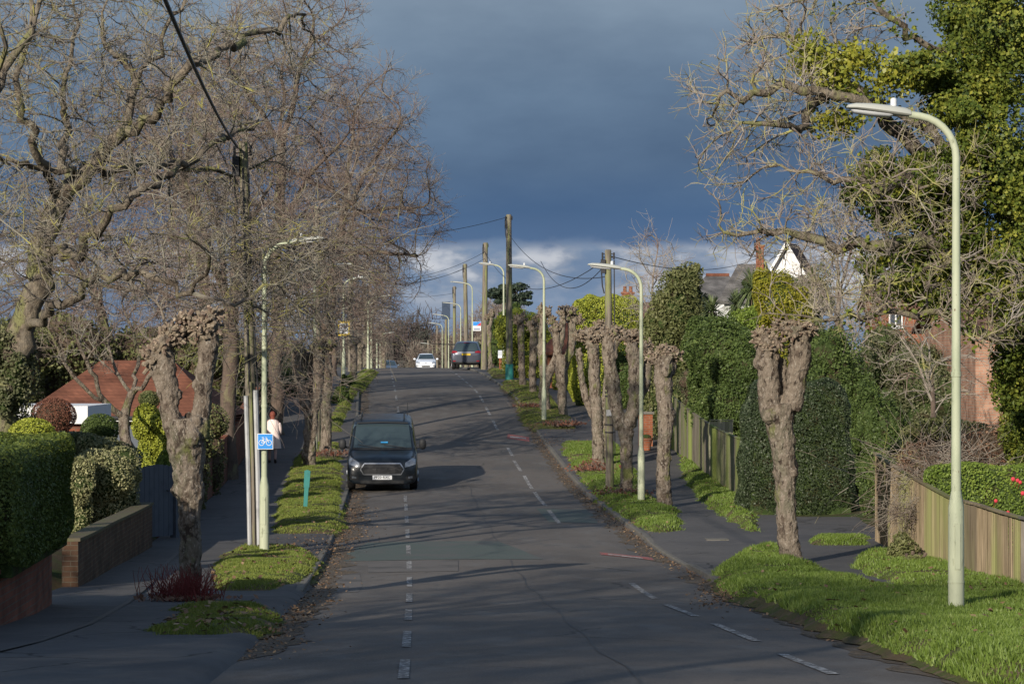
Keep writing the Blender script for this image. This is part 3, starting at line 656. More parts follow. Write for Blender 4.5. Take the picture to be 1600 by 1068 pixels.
# ------------------------------------------------------------------ walls, fences, gate
def wallstrip(name, pts, h0, h1, th, m, label, cat, base_drop=.25, cap=None, capm=None, capt=.05, step=None):
    """pts: (X, D) run of the wall; heights interpolate over its length; th towards +normal (away from road side)"""
    X0, D0 = pts[0]; z0 = float(prof(D0)) + .03
    t = thing(name, (X0, D0, z0), label, cat)
    run = [0]
    for a, c in zip(pts, pts[1:]): run.append(run[-1] + math.hypot(c[0]-a[0], c[1]-a[1]))
    b = MB(); V = []; C = []
    n = max(2, int(run[-1]/(step or .8))+1)
    for i in range(n+1):
        s = run[-1]*i/n; X = np.interp(s, run, [p[0] for p in pts]); D = np.interp(s, run, [p[1] for p in pts])
        e = .05; X2 = np.interp(min(run[-1], s+e), run, [p[0] for p in pts]) - np.interp(max(0, s-e), run, [p[0] for p in pts]); D2 = np.interp(min(run[-1], s+e), run, [p[1] for p in pts]) - np.interp(max(0, s-e), run, [p[1] for p in pts])
        l = math.hypot(X2, D2); nx, nd = -D2/l*th, X2/l*th
        z = float(prof(D)); h = h0+(h1-h0)*i/n
        V += [(X, D, z-base_drop), (X, D, z+h), (X+nx, D+nd, z+h), (X+nx, D+nd, z-base_drop)]
        k = .03/abs(th)
        C += [(X-nx*k, D-nd*k, z+h+.003), (X-nx*k, D-nd*k, z+h+capt), (X+nx*(1+k), D+nd*(1+k), z+h+capt), (X+nx*(1+k), D+nd*(1+k), z+h+.003)]
    def q(i): return [(4*i+j, 4*i+(j+1) % 4, 4*i+4+(j+1) % 4, 4*i+4+j) for j in range(4)]
    fs = [f for i in range(n) for f in q(i)] + [(0,1,2,3), (4*n+3, 4*n+2, 4*n+1, 4*n)]
    b.add(V, fs); b.build('wall', m, t, world=True)
    if cap:
        c = MB(); c.add(C, fs); c.build('coping', capm, t, world=True)
    return t
M['brick_dark'] = brickmat('dark_red_brick', (.24,.085,.055), (.17,.065,.045), (.14,.12,.10))
M['brick_brown'] = brickmat('brown_brick', (.115,.065,.042), (.085,.05,.035), (.13,.11,.085))
M['brick_red'] = brickmat('orange_red_brick', (.30,.095,.045), (.23,.075,.04), (.25,.2,.16))
M['brick_pale'] = brickmat('weathered_pink_brick', (.42,.24,.17), (.33,.17,.12), (.36,.32,.27), 1.0)
M['render_white'] = nmix(mat('white_render', (.70,.71,.72), .8, .3), [(1.2,.5,.7,(.58,.59,.60))], world=True)
M['coping'] = nmix(mat('mossy_coping', (.10,.085,.06), .9, .2), [(4.,.45,.6,(.10,.10,.05)), (10.,.6,.7,(.20,.16,.11))], world=True)
def wx(D, u=-4.97): return float(XL(D)) + u
wallstrip('brick_wall', [(wx(D, -4.2 if D < 30 else -4.35), D) for D in (22, 26, 29, 31.2)], .50, .66, .23, M['brick_dark'], 'low dark red brick wall under the clipped hedge at the left edge', 'wall', cap=True, capm=M['brick_dark'])
wallstrip('brick_wall', [G(122, 916), G(180, 885), G(238, 853)], .68, .82, .23, M['brick_brown'], 'low brown brick wall with mossy top under the variegated shrub', 'wall', cap=True, capm=M['coping'])
wallstrip('garden_wall', [G(262, 836), (wx(58), 58), (wx(66), 66), (wx(78), 78), (wx(90), 90)], 1.02, 1.45, .23, M['brick_dark'], 'long dark red brick wall climbing beside the shaded left path', 'wall', cap=True, capm=M['brick_red'], capt=.06)
# gate
X, D = G(243, 842); z = float(prof(D)) + .03
g = thing('garden_gate', (X, D, z), 'grey boarded garden gate between the two brick walls', 'gate', rz=R(62))
M['gate'] = nmix(mat('grey_gate_paint', (.085,.10,.125), .6, .3), [(4.,.5,.7,(.06,.07,.09))], world=True)
for k in range(7):
    b = MB(); b.box(-.55+k*.16, -.55+k*.16+.15, -.02, .02, .06, 1.42 + .05*math.sin(k/6*math.pi)); b.build('board', M['gate'], g)
b = MB(); b.box(-.55,.57,.021,.06,.25,.35); b.box(-.55,.57,.021,.06,1.1,1.2); b.build('rail', M['gate'], g)
for s in (-.66, .66): b = MB(); b.box(s-.07, s+.07, -.07, .07, -.2, 1.62); b.box(s-.09, s+.09, -.09, .09, 1.62, 1.66); b.build('post', M['gate'], g)
b = MB(); b.tube([(.3,-.06,.95),(.42,-.06,.95)], .015, 6); b.build('latch', M['dark_metal'], g)

def boardfence(name, pts, hs, m, label, postm=None, bw=.11, cap=True, postsat=(), seed=0):
    X0, D0 = pts[0]; z0 = float(prof(D0)) + .03; rs_ = random.Random(seed)
    t = thing(name, (X0, D0, z0), label, 'fence')
    run = [0]
    for a, c in zip(pts, pts[1:]): run.append(run[-1] + math.hypot(c[0]-a[0], c[1]-a[1]))
    def at(s): return Vector((np.interp(s, run, [p[0] for p in pts]), np.interp(s, run, [p[1] for p in pts]), 0))
    def hh(s): return np.interp(s, np.array(run), hs)
    b = MB(); c = MB(); s = 0
    while s < run[-1]-bw*.5:
        a = at(s); e = at(min(run[-1], s+bw*.98)); d = (e-a).normalized(); nrm = Vector((d.y, -d.x, 0))
        if nrm.y > 0: nrm = -nrm
        z = float(prof(a.y)); h = hh(s) + rs_.uniform(-.012, .012); off = nrm*(.006 + rs_.uniform(0, .008)); tl = Vector((rs_.uniform(-.006,.006),0,0))
        V = [a+off+Vector((0,0,z-.1)), e+off*1.6+nrm*.01+Vector((0,0,z-.1)), e+off*1.6+nrm*.01+Vector((0,0,z+h))+tl, a+off+Vector((0,0,z+h))+tl]
        V += [p - nrm*.022 for p in V]
        b.add(V, [(0,1,2,3),(7,6,5,4),(0,4,5,1),(1,5,6,2),(2,6,7,3),(3,7,4,0)]); s += bw
    b.build('boards', m, t, world=True)
    if cap:
        n = max(1, int(run[-1]/.6))
        for i in range(n):
            a = at(run[-1]*i/n); e = at(run[-1]*(i+1)/n); d = (e-a).normalized(); nrm = Vector((d.y, -d.x, 0))
            za = float(prof(a.y))+hh(run[-1]*i/n)+.015; ze = float(prof(e.y))+hh(run[-1]*(i+1)/n)+.015
            V = []
            for p, zz in ((a, za), (e, ze)):
                for sg, dz in ((-.04,0),(.04,0),(.04,.03),(-.04,.03)): V.append(p+nrm*sg+Vector((0,0,zz+dz)))
            c.add(V, [(0,1,5,4),(1,2,6,5),(2,3,7,6),(3,0,4,7),(0,3,2,1),(4,5,6,7)])
        c.build('capping_rail', m, t, world=True)
    for s in postsat:
        a = at(s*run[-1]); d = (at(min(run[-1], s*run[-1]+.1))-at(max(0, s*run[-1]-.1))).normalized(); nrm = Vector((d.y, -d.x, 0))
        if nrm.y > 0: nrm = -nrm
        z = float(prof(a.y)); h = hh(s*run[-1])+.02; q = MB(); a = a + nrm*.055
        V = [a+d*sx*.06+nrm*sy*.06+Vector((0,0,z+k)) for k in (-.2, h) for sx, sy in ((-1,-1),(1,-1),(1,1),(-1,1))]
        q.add(V, [(0,1,2,3),(7,6,5,4),(0,4,5,1),(1,5,6,2),(2,6,7,3),(3,7,4,0)]); q.build('post', postm or m, t, world=True)
    return t
def fencemat(name, c, algae, alo, ahi, dark, sx=9):
    m = mat(name, c, .9, .15); t = m.node_tree; lk = t.links.new; b = t.nodes['Principled BSDF']
    g = N(t, 'ShaderNodeNewGeometry')
    mp = N(t, 'ShaderNodeMapping'); mp.inputs['Scale'].default_value = (.8,.8,.18); lk(g.outputs['Position'], mp.inputs[0])
    n = N(t, 'ShaderNodeTexNoise', i_Scale=1.2, i_Detail=3.0); lk(mp.outputs[0], n.inputs['Vector'])
    r = N(t, 'ShaderNodeMapRange'); r.inputs['From Min'].default_value = alo; r.inputs['From Max'].default_value = ahi; lk(n.outputs['Fac'], r.inputs['Value'])
    mp2 = N(t, 'ShaderNodeMapping'); mp2.inputs['Scale'].default_value = (sx,sx,.7); lk(g.outputs['Position'], mp2.inputs[0])
    n2 = N(t, 'ShaderNodeTexNoise', i_Scale=2.5, i_Detail=6.0); lk(mp2.outputs[0], n2.inputs['Vector'])
    r2 = ramp(t, [(.3, dark), (.65, c)]); lk(n2.outputs['Fac'], r2.inputs[0])
    rd = N(t, 'ShaderNodeMapRange'); rd.inputs['To Min'].default_value = .72; rd.inputs['To Max'].default_value = 1.2; lk(g.outputs['Random Per Island'], rd.inputs['Value'])
    mx = N(t, 'ShaderNodeMix', data_type='RGBA'); lk(r.outputs[0], mx.inputs['Factor']); lk(r2.outputs[0], mx.inputs['A']); mx.inputs['B'].default_value = (*algae, 1)
    sc2 = N(t, 'ShaderNodeVectorMath', operation='SCALE'); lk(mx.outputs['Result'], sc2.inputs[0]); lk(rd.outputs[0], sc2.inputs['Scale']); lk(sc2.outputs[0], b.inputs['Base Color'])
    bp = N(t, 'ShaderNodeBump', i_Distance=.006, i_Strength=.6); lk(n2.outputs['Fac'], bp.inputs['Height']); lk(bp.outputs[0], b.inputs['Normal'])
    return m
M['fence_green'] = fencemat('algae_green_boards', (.20,.175,.14), (.165,.20,.06), .40, .60, (.10,.09,.07))
M['fence_buff'] = fencemat('buff_boards', (.255,.205,.14), (.19,.195,.085), .46, .62, (.14,.11,.07))
M['fence_grey'] = fencemat('silvered_boards', (.26,.24,.21), (.22,.23,.14), .56, .7, (.16,.145,.125))
M['post_new'] = nmix(mat('buff_post', (.36,.27,.15), .9, .15), [(5.,.5,.65,(.25,.19,.11))], world=True)
p1, p2 = G(1164, 786), (5.1, 88)
boardfence('board_fence', [p1, ((p1[0]+p2[0])/2+.02, (p1[1]+p2[1])/2), p2], [1.55, 1.6, 1.72], M['fence_green'], 'long algae-streaked close board fence running up beside the right path', postsat=(.0,.27,.55,.8), seed=1)
q1 = G(1367, 846); q2 = G(1485, 892); q3 = G(1528, 905); q4 = G(1595, 924)
boardfence('board_fence', [q4, q3, q2, q1], [1.02, 1.14, 1.18, 1.72], M['fence_buff'], 'buff board fence stepping down behind the nearest street lamp', M['post_new'], postsat=(.34,), seed=2)
boardfence('board_fence', [G(1700, 960), q4], [.95, 1.02], M['fence_grey'], 'silvered board fence panel at the right edge of the view', M['post_new'], postsat=(.99,), seed=3)
boardfence('fence_panel', [P(1108,660,71).xy[:], P(1146,660,71).xy[:]], [1.72, 1.72], M['fence_grey'], 'short grey trellis-topped panel peeping above the green fence', seed=4)
boardfence('fence_panel', [P(1004,560,104).xy[:], P(1032,560,100).xy[:]], [2.0, 1.9], M['fence_grey'], 'pale grey fence panels beyond the pollards on the right', seed=5)

# ------------------------------------------------------------------ houses
def roofmat(name, c1, c2):
    m = mat(name, c1, .85, .2); t = m.node_tree; lk = t.links.new; b = t.nodes['Principled BSDF']
    tc = N(t, 'ShaderNodeTexCoord'); sp = N(t, 'ShaderNodeSeparateXYZ'); lk(tc.outputs['Object'], sp.inputs[0])
    cb = N(t, 'ShaderNodeCombineXYZ'); ad = N(t, 'ShaderNodeMath', operation='ADD'); lk(sp.outputs[0], ad.inputs[0]); lk(sp.outputs[1], ad.inputs[1]); lk(ad.outputs[0], cb.inputs[0]); lk(sp.outputs[2], cb.inputs[1])
    br = N(t, 'ShaderNodeTexBrick', i_Scale=1.0, i_Mortar_Size=.006, i_Brick_Width=.17, i_Row_Height=.09)
    br.inputs['Color1'].default_value = (*c1, 1); br.inputs['Color2'].default_value = (*c2, 1); br.inputs['Mortar'].default_value = (c2[0]*.7, c2[1]*.7, c2[2]*.7, 1); lk(cb.outputs[0], br.inputs['Vector'])
    n = N(t, 'ShaderNodeTexNoise', i_Scale=1.6, i_Detail=5.0); lk(tc.outputs['Object'], n.inputs['Vector'])
    r = ramp(t, [(.35, (.6,.6,.6)), (.65, (1.1,1.1,1.1))]); lk(n.outputs['Fac'], r.inputs[0])
    mu = N(t, 'ShaderNodeMix', data_type='RGBA', blend_type='MULTIPLY'); mu.inputs['Factor'].default_value = 1; lk(br.outputs['Color'], mu.inputs['A']); lk(r.outputs[0], mu.inputs['B']); lk(mu.outputs['Result'], b.inputs['Base Color'])
    return m
M['roof_red'] = roofmat('clay_tile_roof', (.21,.085,.052), (.165,.068,.043)); M['roof_brown'] = roofmat('brown_tile_roof', (.19,.105,.075), (.14,.08,.06)); M['roof_slate'] = roofmat('slate_roof', (.17,.16,.155), (.13,.125,.12))
M['pane'] = mat('window_glass', (.05,.06,.075), .08, .8); M['upvc'] = mat('white_window_frame', (.68,.69,.70), .5, .4)
def house(loc, w, d, he, hr, wallm, roofm, label, rz=0, ridge='x', over=.35, name='house', barge=None, hip=0):
    t = thing(name, loc, label, 'house', rz=rz)
    b = MB(); b.box(-w/2, w/2, 0, d, -1.5, he)
    if ridge == 'y': b.add([(-w/2,0,he),(w/2,0,he),(0,0,hr-.12),(-w/2,d,he),(w/2,d,he),(0,d,hr-.12)], [(0,1,2),(5,4,3)])
    elif hip == 0: b.add([(-w/2,0,he),(-w/2,d,he),(-w/2,d/2,hr-.12),(w/2,0,he),(w/2,d,he),(w/2,d/2,hr-.12)], [(0,1,2),(5,4,3)])
    b.build('wall', wallm, t)
    r = MB(); th = .12
    if ridge == 'x':
        k = (hr-he)/(d/2); A = [(-w/2-over, -over, he-over*k), (w/2+over, -over, he-over*k), (w/2+over-hip, d/2, hr), (-w/2-over+hip, d/2, hr)]
        Bk = [(-w/2-over, d+over, he-over*k), (w/2+over, d+over, he-over*k)]
        V = A + Bk; V = V + [(x, y, z-th) for x, y, z in V]
        r.add(V, [(0,1,2,3),(3,2,5,4),(6,9,8,7),(9,10,11,8),(0,6,7,1),(1,7,8,2),(2,8,11,5),(5,11,10,4),(4,10,9,3),(3,9,6,0)] + ([(1,5,2),(4,0,3)] if hip else []))
    else:
        k = (hr-he)/(w/2); A = [(-w/2-over, -over, he-over*k), (0, -over, hr), (w/2+over, -over, he-over*k)]
        V = A + [(x, d+over, z) for x, y, z in A]; V = V + [(x, y, z-th) for x, y, z in V]
        r.add(V, [(0,1,4,3),(1,2,5,4),(6,9,10,7),(7,10,11,8),(0,6,7,1),(1,7,8,2),(3,4,10,9),(4,5,11,10),(0,3,9,6),(2,8,11,5)])
    ro = r.build('roof', roofm, t)
    if barge:
        b = MB()
        if ridge == 'y':
            for s in (-1, 1):
                k = (hr-he)/(w/2); x0, z0, x1, z1 = s*(w/2+over+.05), he-(over+.05)*k, 0, hr+.03
                V = [(x0,-over-.05,z0-.18),(x0,-over-.05,z0+.05),(x1,-over-.05,z1+.02),(x1,-over-.05,z1-.22)]; V += [(x, y+.045, z) for x, y, z in V]
                b.add(V, [(0,1,2,3),(7,6,5,4),(0,4,5,1),(1,5,6,2),(2,6,7,3),(3,7,4,0)])
        b.build('bargeboard', barge, t)
    return t, ro
def window(t, x0, x1, z0, z1, y=-.04, mull=2):
    b = MB(); b.box(x0, x1, y, y+.06, z0, z0+.07); b.box(x0, x1, y, y+.06, z1-.07, z1)
    for k in range(mull+1): xx = x0+(x1-x0-.06)*k/mull; b.box(xx, xx+.06, y-.005, y+.055, z0+.07, z1-.07)
    f = b.build('window', M['upvc'], t); b = MB(); b.box(x0+.05, x1-.05, y+.02, y+.05, z0+.06, z1-.06); b.build('pane', M['pane'], f)
    b = MB(); b.box(x0-.06, x1+.06, y-.06, y+.04, z0-.06, z0-.003); b.build('sill', M['upvc'], f)
def chimney(ro, x, y, z0, z1, w=.5, m='brick_red', pots=2):
    b = MB(); b.box(x-w, x+w, y-.3, y+.3, z0, z1); b.box(x-w-.06, x+w+.06, y-.36, y+.36, z1+.002, z1+.12); c = b.build('chimney', M[m], ro)
    for k in range(pots):
        b = MB(); xx = x-w*.5+k*w; b.tube([(xx,y,z1+.1),(xx,y,z1+.5)], [.13,.11], 10); b.build('chimney_pot', M['brick_red'], c, smooth=True)
# bungalow on the left: clay roof, white fascia
D = 72.; zb = float(prof(D)) - .05; X = (188-800)/F*D
t, ro = house((X, D+.5, zb), 5.2, 5.4, 2.0, 3.42, M['brick_red'], M['roof_red'], 'low bungalow with orange clay roof behind the left garden trees', hip=1.9, name='bungalow')
b = MB(); b.box(-2.95, 2.95, -.40, -.30, 1.70, 1.84); b.build('fascia', M['render_white'], t)
b = MB(); b.tube([(-2.9,-.46,1.80),(2.9,-.46,1.80)], .055, 8); b.build('gutter', M['dark_metal'], t)
window(t, -2.2, -.8, .55, 1.5); window(t, .6, 2.0, .55, 1.5)
b = MB(); b.box(-.3,.45,-.03,.05,-.2,1.6); b.build('door', M['gate'], t)
D = 52.; X = (75-800)/F*D; zb = float(prof(D)) + .3
t = thing('garage', (X, D, zb), 'flat-roofed white-fronted garage beside the bungalow at the left edge', 'garage')
b = MB(); b.box(-1.3, .75, .0, 2.8, -1, 1.95); b.build('wall', M['brick_dark'], t)
b = MB(); b.box(-1.4, .83, -.15, 2.9, 1.96, 2.32); b.build('fascia', M['render_white'], t)
# gabled house on the right skyline
D = 128.; t, ro = house(((1230-800)/F*D, D, float(prof(D))+.9), 2.5, 4, 3.7, 5.85, M['render_white'], M['roof_brown'], 'white gabled house with brown tiled roof on the right skyline', rz=R(-14), ridge='y', barge=M['upvc'])

D = 131.; t, ro = house(((1180-800)/F*D, D+3, float(prof(D))+.9), 2.6, 5, 3.2, 5.0, M['render_white'], M['roof_slate'], 'grey roofed wing with an orange chimney left of the white gable', ridge='x', hip=.9, rz=R(-8))
chimney(ro, .45, 1.9, 4.5, 5.85, .2, 'brick_red', 1)
D = 140.; t, ro = house(((1128-800)/F*D, D, float(prof(D))+.5), 3.2, 6, 3.6, 4.85, M['render_white'], M['roof_slate'], 'hipped grey roof house with an orange ridge beyond the palms', hip=1.3)
b = MB(); b.tube([(-.65,3,4.9),(.65,3,4.9)], .1, 8); b.build('ridge_tiles', M['roof_red'], t)
D = 165.; t, ro = house(((985-800)/F*D, D, float(prof(D))+.2), 4.5, 6, 3.0, 4.1, M['brick_red'], M['roof_brown'], 'far house whose twin chimney pots top the clipped hedge')
chimney(ro, -.1, 1.5, 3.2, 4.6, .38, 'brick_red', 2)
# brick house right
D = 66.; X = (1500-800)/F*D
t, ro = house((X+3.2, D, float(prof(D))+.2), 5.6, 8, 4.3, 5.6, M['brick_pale'], M['roof_brown'], 'pink brick house half hidden by ivy at the right edge', name='house')
window(t, -1.45, -.85, 2.9, 3.9, mull=1); 
D = 112.; X = (1428-800)/F*D
t, ro = house((X, D, float(prof(D))+.9), 2.9, 5, 2.75, 3.9, M['brick_red'], M['roof_brown'], 'small red brick house with white windows between the right-hand shrubs')
window(t, -1.1, -.5, 1.7, 2.5); window(t, .4, 1.1, 1.7, 2.5)
# little red gatehouse / brick pier beyond the teal-footed pole
D = 136.; t, ro = house(((789-800)/F*D, D, float(prof(D))), .62, 1.6, .95, 1.22, M['brick_red'], M['render_white'], 'small red brick outbuilding with a white verge beyond the tallest pole', ridge='x', over=.06, name='outbuilding')
b = MB(); b.box(-.1,.12,-.03,.02,.05,.8); b.build('door', M['upvc'], t)
D = 104.; X = (940-800)/F*D; t, ro = house((X, D+6, float(prof(D))+.2), 4.2, 5, 1.75, 2.9, M['brick_red'], M['roof_red'], 'orange brick house glimpsed through the pollard trunks', hip=1.2)
window(t, -.4,.4,.7,1.4)
for lb, x, y, m in (('brick gate pier beside the right path with a terracotta pot in front', 1004, 640, 'brick_red'),):
    X = (x-800)/F*84; t = thing('gate_pier', (X+.1, 84., float(prof(84.))+.03), lb, 'gate pier')
    b = MB(); b.box(-.22,.22,-.22,.22,-.1,1.05); b.build('pier', M[m], t); b = MB(); b.box(-.27,.27,-.27,.27,1.052,1.13); b.build('pier_cap', M['kerb'], t)

# ------------------------------------------------------------------ leaf masses
def leafquads(C, nrm, size, asp=.6, jit=.9):
    n = len(C); r = rng.normal(size=(n, 3))*jit + nrm; r /= np.linalg.norm(r, axis=1)[:, None] + 1e-9
    a = rng.normal(size=(n, 3)); u = np.cross(r, a); u /= np.linalg.norm(u, axis=1)[:, None] + 1e-9; v = np.cross(r, u)
    s = (size*(.6 + .8*rng.random(n)))[:, None]
    return np.stack([C-u*s, C-v*s*asp, C+u*s, C+v*s*asp], 1).reshape(-1, 3)
def leafobj(name, C, nrm, size, m, parent, asp=.6, jit=.9, stuffkind=None):
    V = leafquads(C, nrm, size, asp, jit)
    return mesh(name, V, [np.arange(len(V)).reshape(-1, 4)], m, parent, world=True)
def shell(blobs, n, depth=.22, rough=.16, freq=1.1, seed=0, zmin=None):
    """points near the lumpy surface of a union of ellipsoids (c, r)"""
    c = np.array([b[0] for b in blobs], float); r = np.array([b[1] for b in blobs], float)
    ar = (r[:,0]*r[:,1]+r[:,1]*r[:,2]+r[:,0]*r[:,2]); i = rng.choice(len(blobs), n*2, p=ar/ar.sum())
    d = rng.normal(size=(n*2, 3)); d /= np.linalg.norm(d, axis=1)[:, None]
    # cheap lumpy displacement from summed sines
    q = c[i] + d*r[i]
    s = seed*1.7; f = freq*2.2
    nz = (np.sin(q[:,0]*f+s)*np.sin(q[:,1]*f*1.1+s*2)*np.sin(q[:,2]*f*.9+s*3) + .5*np.sin(q[:,0]*f*2.3+s)*np.sin(q[:,2]*f*2.7) + .35*np.sin(q[:,1]*f*4.1+q[:,2]*f*5.3))
    k = 1 + rough*nz - depth*rng.random(n*2)**2
    p = c[i] + d*r[i]*k[:, None]
    keep = np.ones(len(p), bool)
    for j in range(len(blobs)):
        e = (((p - c[j])/r[j])**2).sum(1); keep &= (e > (1-depth-rough)**2) | (i == j)
    if zmin is not None: keep &= p[:,2] > zmin
    p = p[keep][:n]; d = d[keep][:n]
    return p, d
def blobcore(name, blobs, m, parent, k=.8, seed=0):
    b = MB()
    for c, r in blobs:
        def fn(d, c=c): return 1 + .12*mnoise.noise(Vector(c)*.7 + d*1.8 + Vector((seed,0,0)))
        b.sphere(c, [q*k for q in r], 18, 12, fn)
    return b.build(name, m, parent, world=True, smooth=True)
def pb(x, y, rx, ry, D, rd=None):                   # ellipsoid seen at pixel x, y with pixel radii
    s = D/F; return (tuple(P(x, y, D)), (rx*s, (rd if rd else rx*s), ry*s))
def lumps(blobs, zb, seed):
    rs_ = random.Random(seed*7+1); out = list(blobs)
    for c, r in blobs:
        for k in range(7):
            u = Vector((rs_.gauss(0,1), rs_.gauss(0,1), rs_.gauss(.2,1))).normalized(); f = rs_.uniform(.22,.40)
            out.append(((c[0]+u.x*r[0]*.85, c[1]+u.y*r[1]*.85, c[2]+u.z*r[2]*.85), (r[0]*f, r[1]*f, r[2]*f*rs_.uniform(.8,1.2))))
        if c[2]-r[2] > zb+.15:
            h = (c[2]-zb)/2+.1; out.append(((c[0], c[1]+.2, zb+h-.15), (r[0]*.8, r[1]*.8, h)))
    return out
def bush(name, label, cat, blobs, n, size, m, group=None, corem=None, depth=.22, rough=.16, freq=1.1, seed=0, asp=.6, stems=None, corek=.8, jit=.9):
    cx = sum(b[0][0] for b in blobs)/len(blobs); cd = sum(b[0][1] for b in blobs)/len(blobs)
    zb = gz(cx, cd); t = thing(name, (cx, cd, zb), label, cat, group); core_b = blobs
    if not name.startswith('topiary') and corek:
        blobs = lumps(blobs, zb, seed); core_b = blobs; n = int(n*1.7)
    elif name.startswith('topiary'):
        blobs = core_b = blobs + [((c[0], c[1], (c[2]+zb)/2), (r[0]*.9, r[1]*.9, (c[2]-zb)/2+.1)) for c, r in blobs]; n = int(n*1.5)
    p, d = shell(blobs, n, depth, rough, freq, seed, zmin=zb-.5)
    leafobj('leaves', p, d, size, m, t, asp, jit)
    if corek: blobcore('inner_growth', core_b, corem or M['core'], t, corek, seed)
    st = MB(); zt = min(b[0][2] for b in blobs); rs_ = random.Random(seed)
    for k in range(4):
        a = rs_.uniform(0, 6.28); st.tube([(cx+.1*math.cos(a), cd+.1*math.sin(a), zb-.2), (cx+.3*math.cos(a), cd+.3*math.sin(a), max(zb+.2, zt))], [.05, .03], 6)
    st.build('stem', M['bark_brown'], t, world=True)
    return t
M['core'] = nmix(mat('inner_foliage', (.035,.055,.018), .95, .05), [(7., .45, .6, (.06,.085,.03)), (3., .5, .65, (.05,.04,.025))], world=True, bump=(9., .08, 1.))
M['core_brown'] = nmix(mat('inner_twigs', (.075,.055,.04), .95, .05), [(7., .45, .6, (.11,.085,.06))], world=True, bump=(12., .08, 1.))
lf = dict(privet=((.055,.10,.018),(.115,.185,.03),(.19,.26,.05)), hedge=((.035,.062,.014),(.075,.115,.022),(.15,.19,.04)), yellow=((.13,.16,.02),(.24,.29,.035),(.36,.40,.08)), laurel=((.026,.052,.014),(.058,.100,.024),(.12,.17,.05)),
          dark=((.014,.030,.012),(.032,.058,.022),(.09,.12,.075)), olive=((.06,.075,.025),(.11,.135,.05),(.19,.20,.10)), ivy=((.025,.06,.010),(.098,.138,.020),(.30,.31,.05)),
          varieg=((.08,.10,.045),(.22,.24,.12),(.50,.50,.30)), brown=((.10,.06,.04),(.16,.10,.065),(.26,.18,.11)), russet=((.09,.045,.03),(.15,.07,.045),(.19,.10,.06)),
          conifer=((.10,.12,.010),(.19,.20,.018),(.30,.29,.04)), pine=((.012,.028,.018),(.03,.055,.035),(.05,.08,.05)), palm=((.045,.075,.035),(.10,.145,.06),(.17,.21,.10)),
          grey=((.05,.07,.035),(.10,.12,.06),(.18,.19,.11)))
for k, v in lf.items():
    v = tuple((c[0]*1.22+.006, c[1]*1.15, c[2]*1.1+.004) for c in v)
    M['lf_'+k] = leafmat(k+'_leaves', *v, rough=.5, spec=(.35 if k == 'dark' else .2), trans=.2)

# clipped hedges: boxes with rounded, leafy faces
def boxhedge(name, label, cx, cd, z0, w, d, h, n, size, m, rz=0, seed=0, taper=.0, rough=.05, corem=None):
    t = thing(name, (cx, cd, z0), label, 'hedge', rz=rz)
    r_ = np.array([w/2, d/2, h/2]); q = rng.normal(size=(n, 3)); e = 5.0
    q /= (np.abs(q)**e).sum(1)[:, None]**(1/e); q[:,2] = np.where(rng.random(n) < .1, -q[:,2], q[:,2])
    # spread evenly on faces
    f = rng.choice(5, n, p=np.array([w*h, w*h, d*h, d*h, w*d])/(2*w*h+2*d*h+w*d)); uv = rng.random((n, 2))*2-1
    B = np.zeros((n, 3))
    for k, (ax, sg, a1, a2) in enumerate(((1,-1,0,2),(1,1,0,2),(0,-1,1,2),(0,1,1,2),(2,1,0,1))):
        s = f == k; B[s, ax] = sg; B[s, a1] = uv[s, 0]; B[s, a2] = uv[s, 1]
    nn = (np.abs(B)**7).sum(1)[:, None]**(1/7); dirn = B/nn
    P_ = dirn*r_; nz = np.sin(P_[:,0]*3.1+seed)*np.sin(P_[:,1]*2.7+seed*2)*np.sin(P_[:,2]*3.3) + .6*np.sin(P_[:,0]*7+P_[:,2]*6)
    P_ = P_*(1 + (rough*nz)[:, None]) - B*(rng.random(n)**2*.14)[:, None]
    P_[:, :2] *= (1 - taper*(P_[:, 2:3]/h+.5)); P_[:,2] += h/2
    V = leafquads(P_, B, size, .62, .9)
    mesh('leaves', V, [np.arange(len(V)).reshape(-1, 4)], m, t)
    b = MB(); k = .84
    def rb(sx, sy, sz):
        return (sx*w/2*k*(1-taper*(.5+.5*sz)), sy*d/2*k*(1-taper*(.5+.5*sz)), h/2+sz*h/2*.93)
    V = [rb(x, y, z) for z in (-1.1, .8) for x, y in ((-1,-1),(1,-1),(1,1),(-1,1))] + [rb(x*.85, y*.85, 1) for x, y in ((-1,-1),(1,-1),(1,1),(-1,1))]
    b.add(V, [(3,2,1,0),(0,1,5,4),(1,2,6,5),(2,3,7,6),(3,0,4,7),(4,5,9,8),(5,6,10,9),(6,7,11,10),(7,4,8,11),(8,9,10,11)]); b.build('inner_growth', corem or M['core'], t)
    return t
D = 28.6; boxhedge('hedge', 'square clipped green hedge on the brick wall at the left edge', (-6-800)/F*D, D, float(prof(D))+.66, 1.2, 5.6, 1.33, 60000, .018, M['lf_hedge'], rz=R(3), seed=1, rough=.075)
D = 58.5; boxhedge('hedge', 'huge dark clipped hedge behind the nearest right pollard', (1248-800)/F*D, D+.6, float(prof(D))-.1, 2.75, 2.4, 3.15, 60000, .024, M['lf_dark'], seed=2, taper=.17, rough=.05)
D = 99.; boxhedge('hedge', 'bright yellow-green domed hedge towering behind the pollard crowns', (949-800)/F*D, D+1, float(prof(D))-.1, 2.9, 3.0, 4.35, 42000, .034, M['lf_yellow'], seed=3, taper=.10)
D = 43.5; boxhedge('hedge', 'bright green hedge topping the board fence at the right edge', (1555-800)/F*D, D, float(prof(D))+.25, 2.3, .9, 1.45, 26000, .022, M['lf_privet'], rz=R(-12), seed=4)
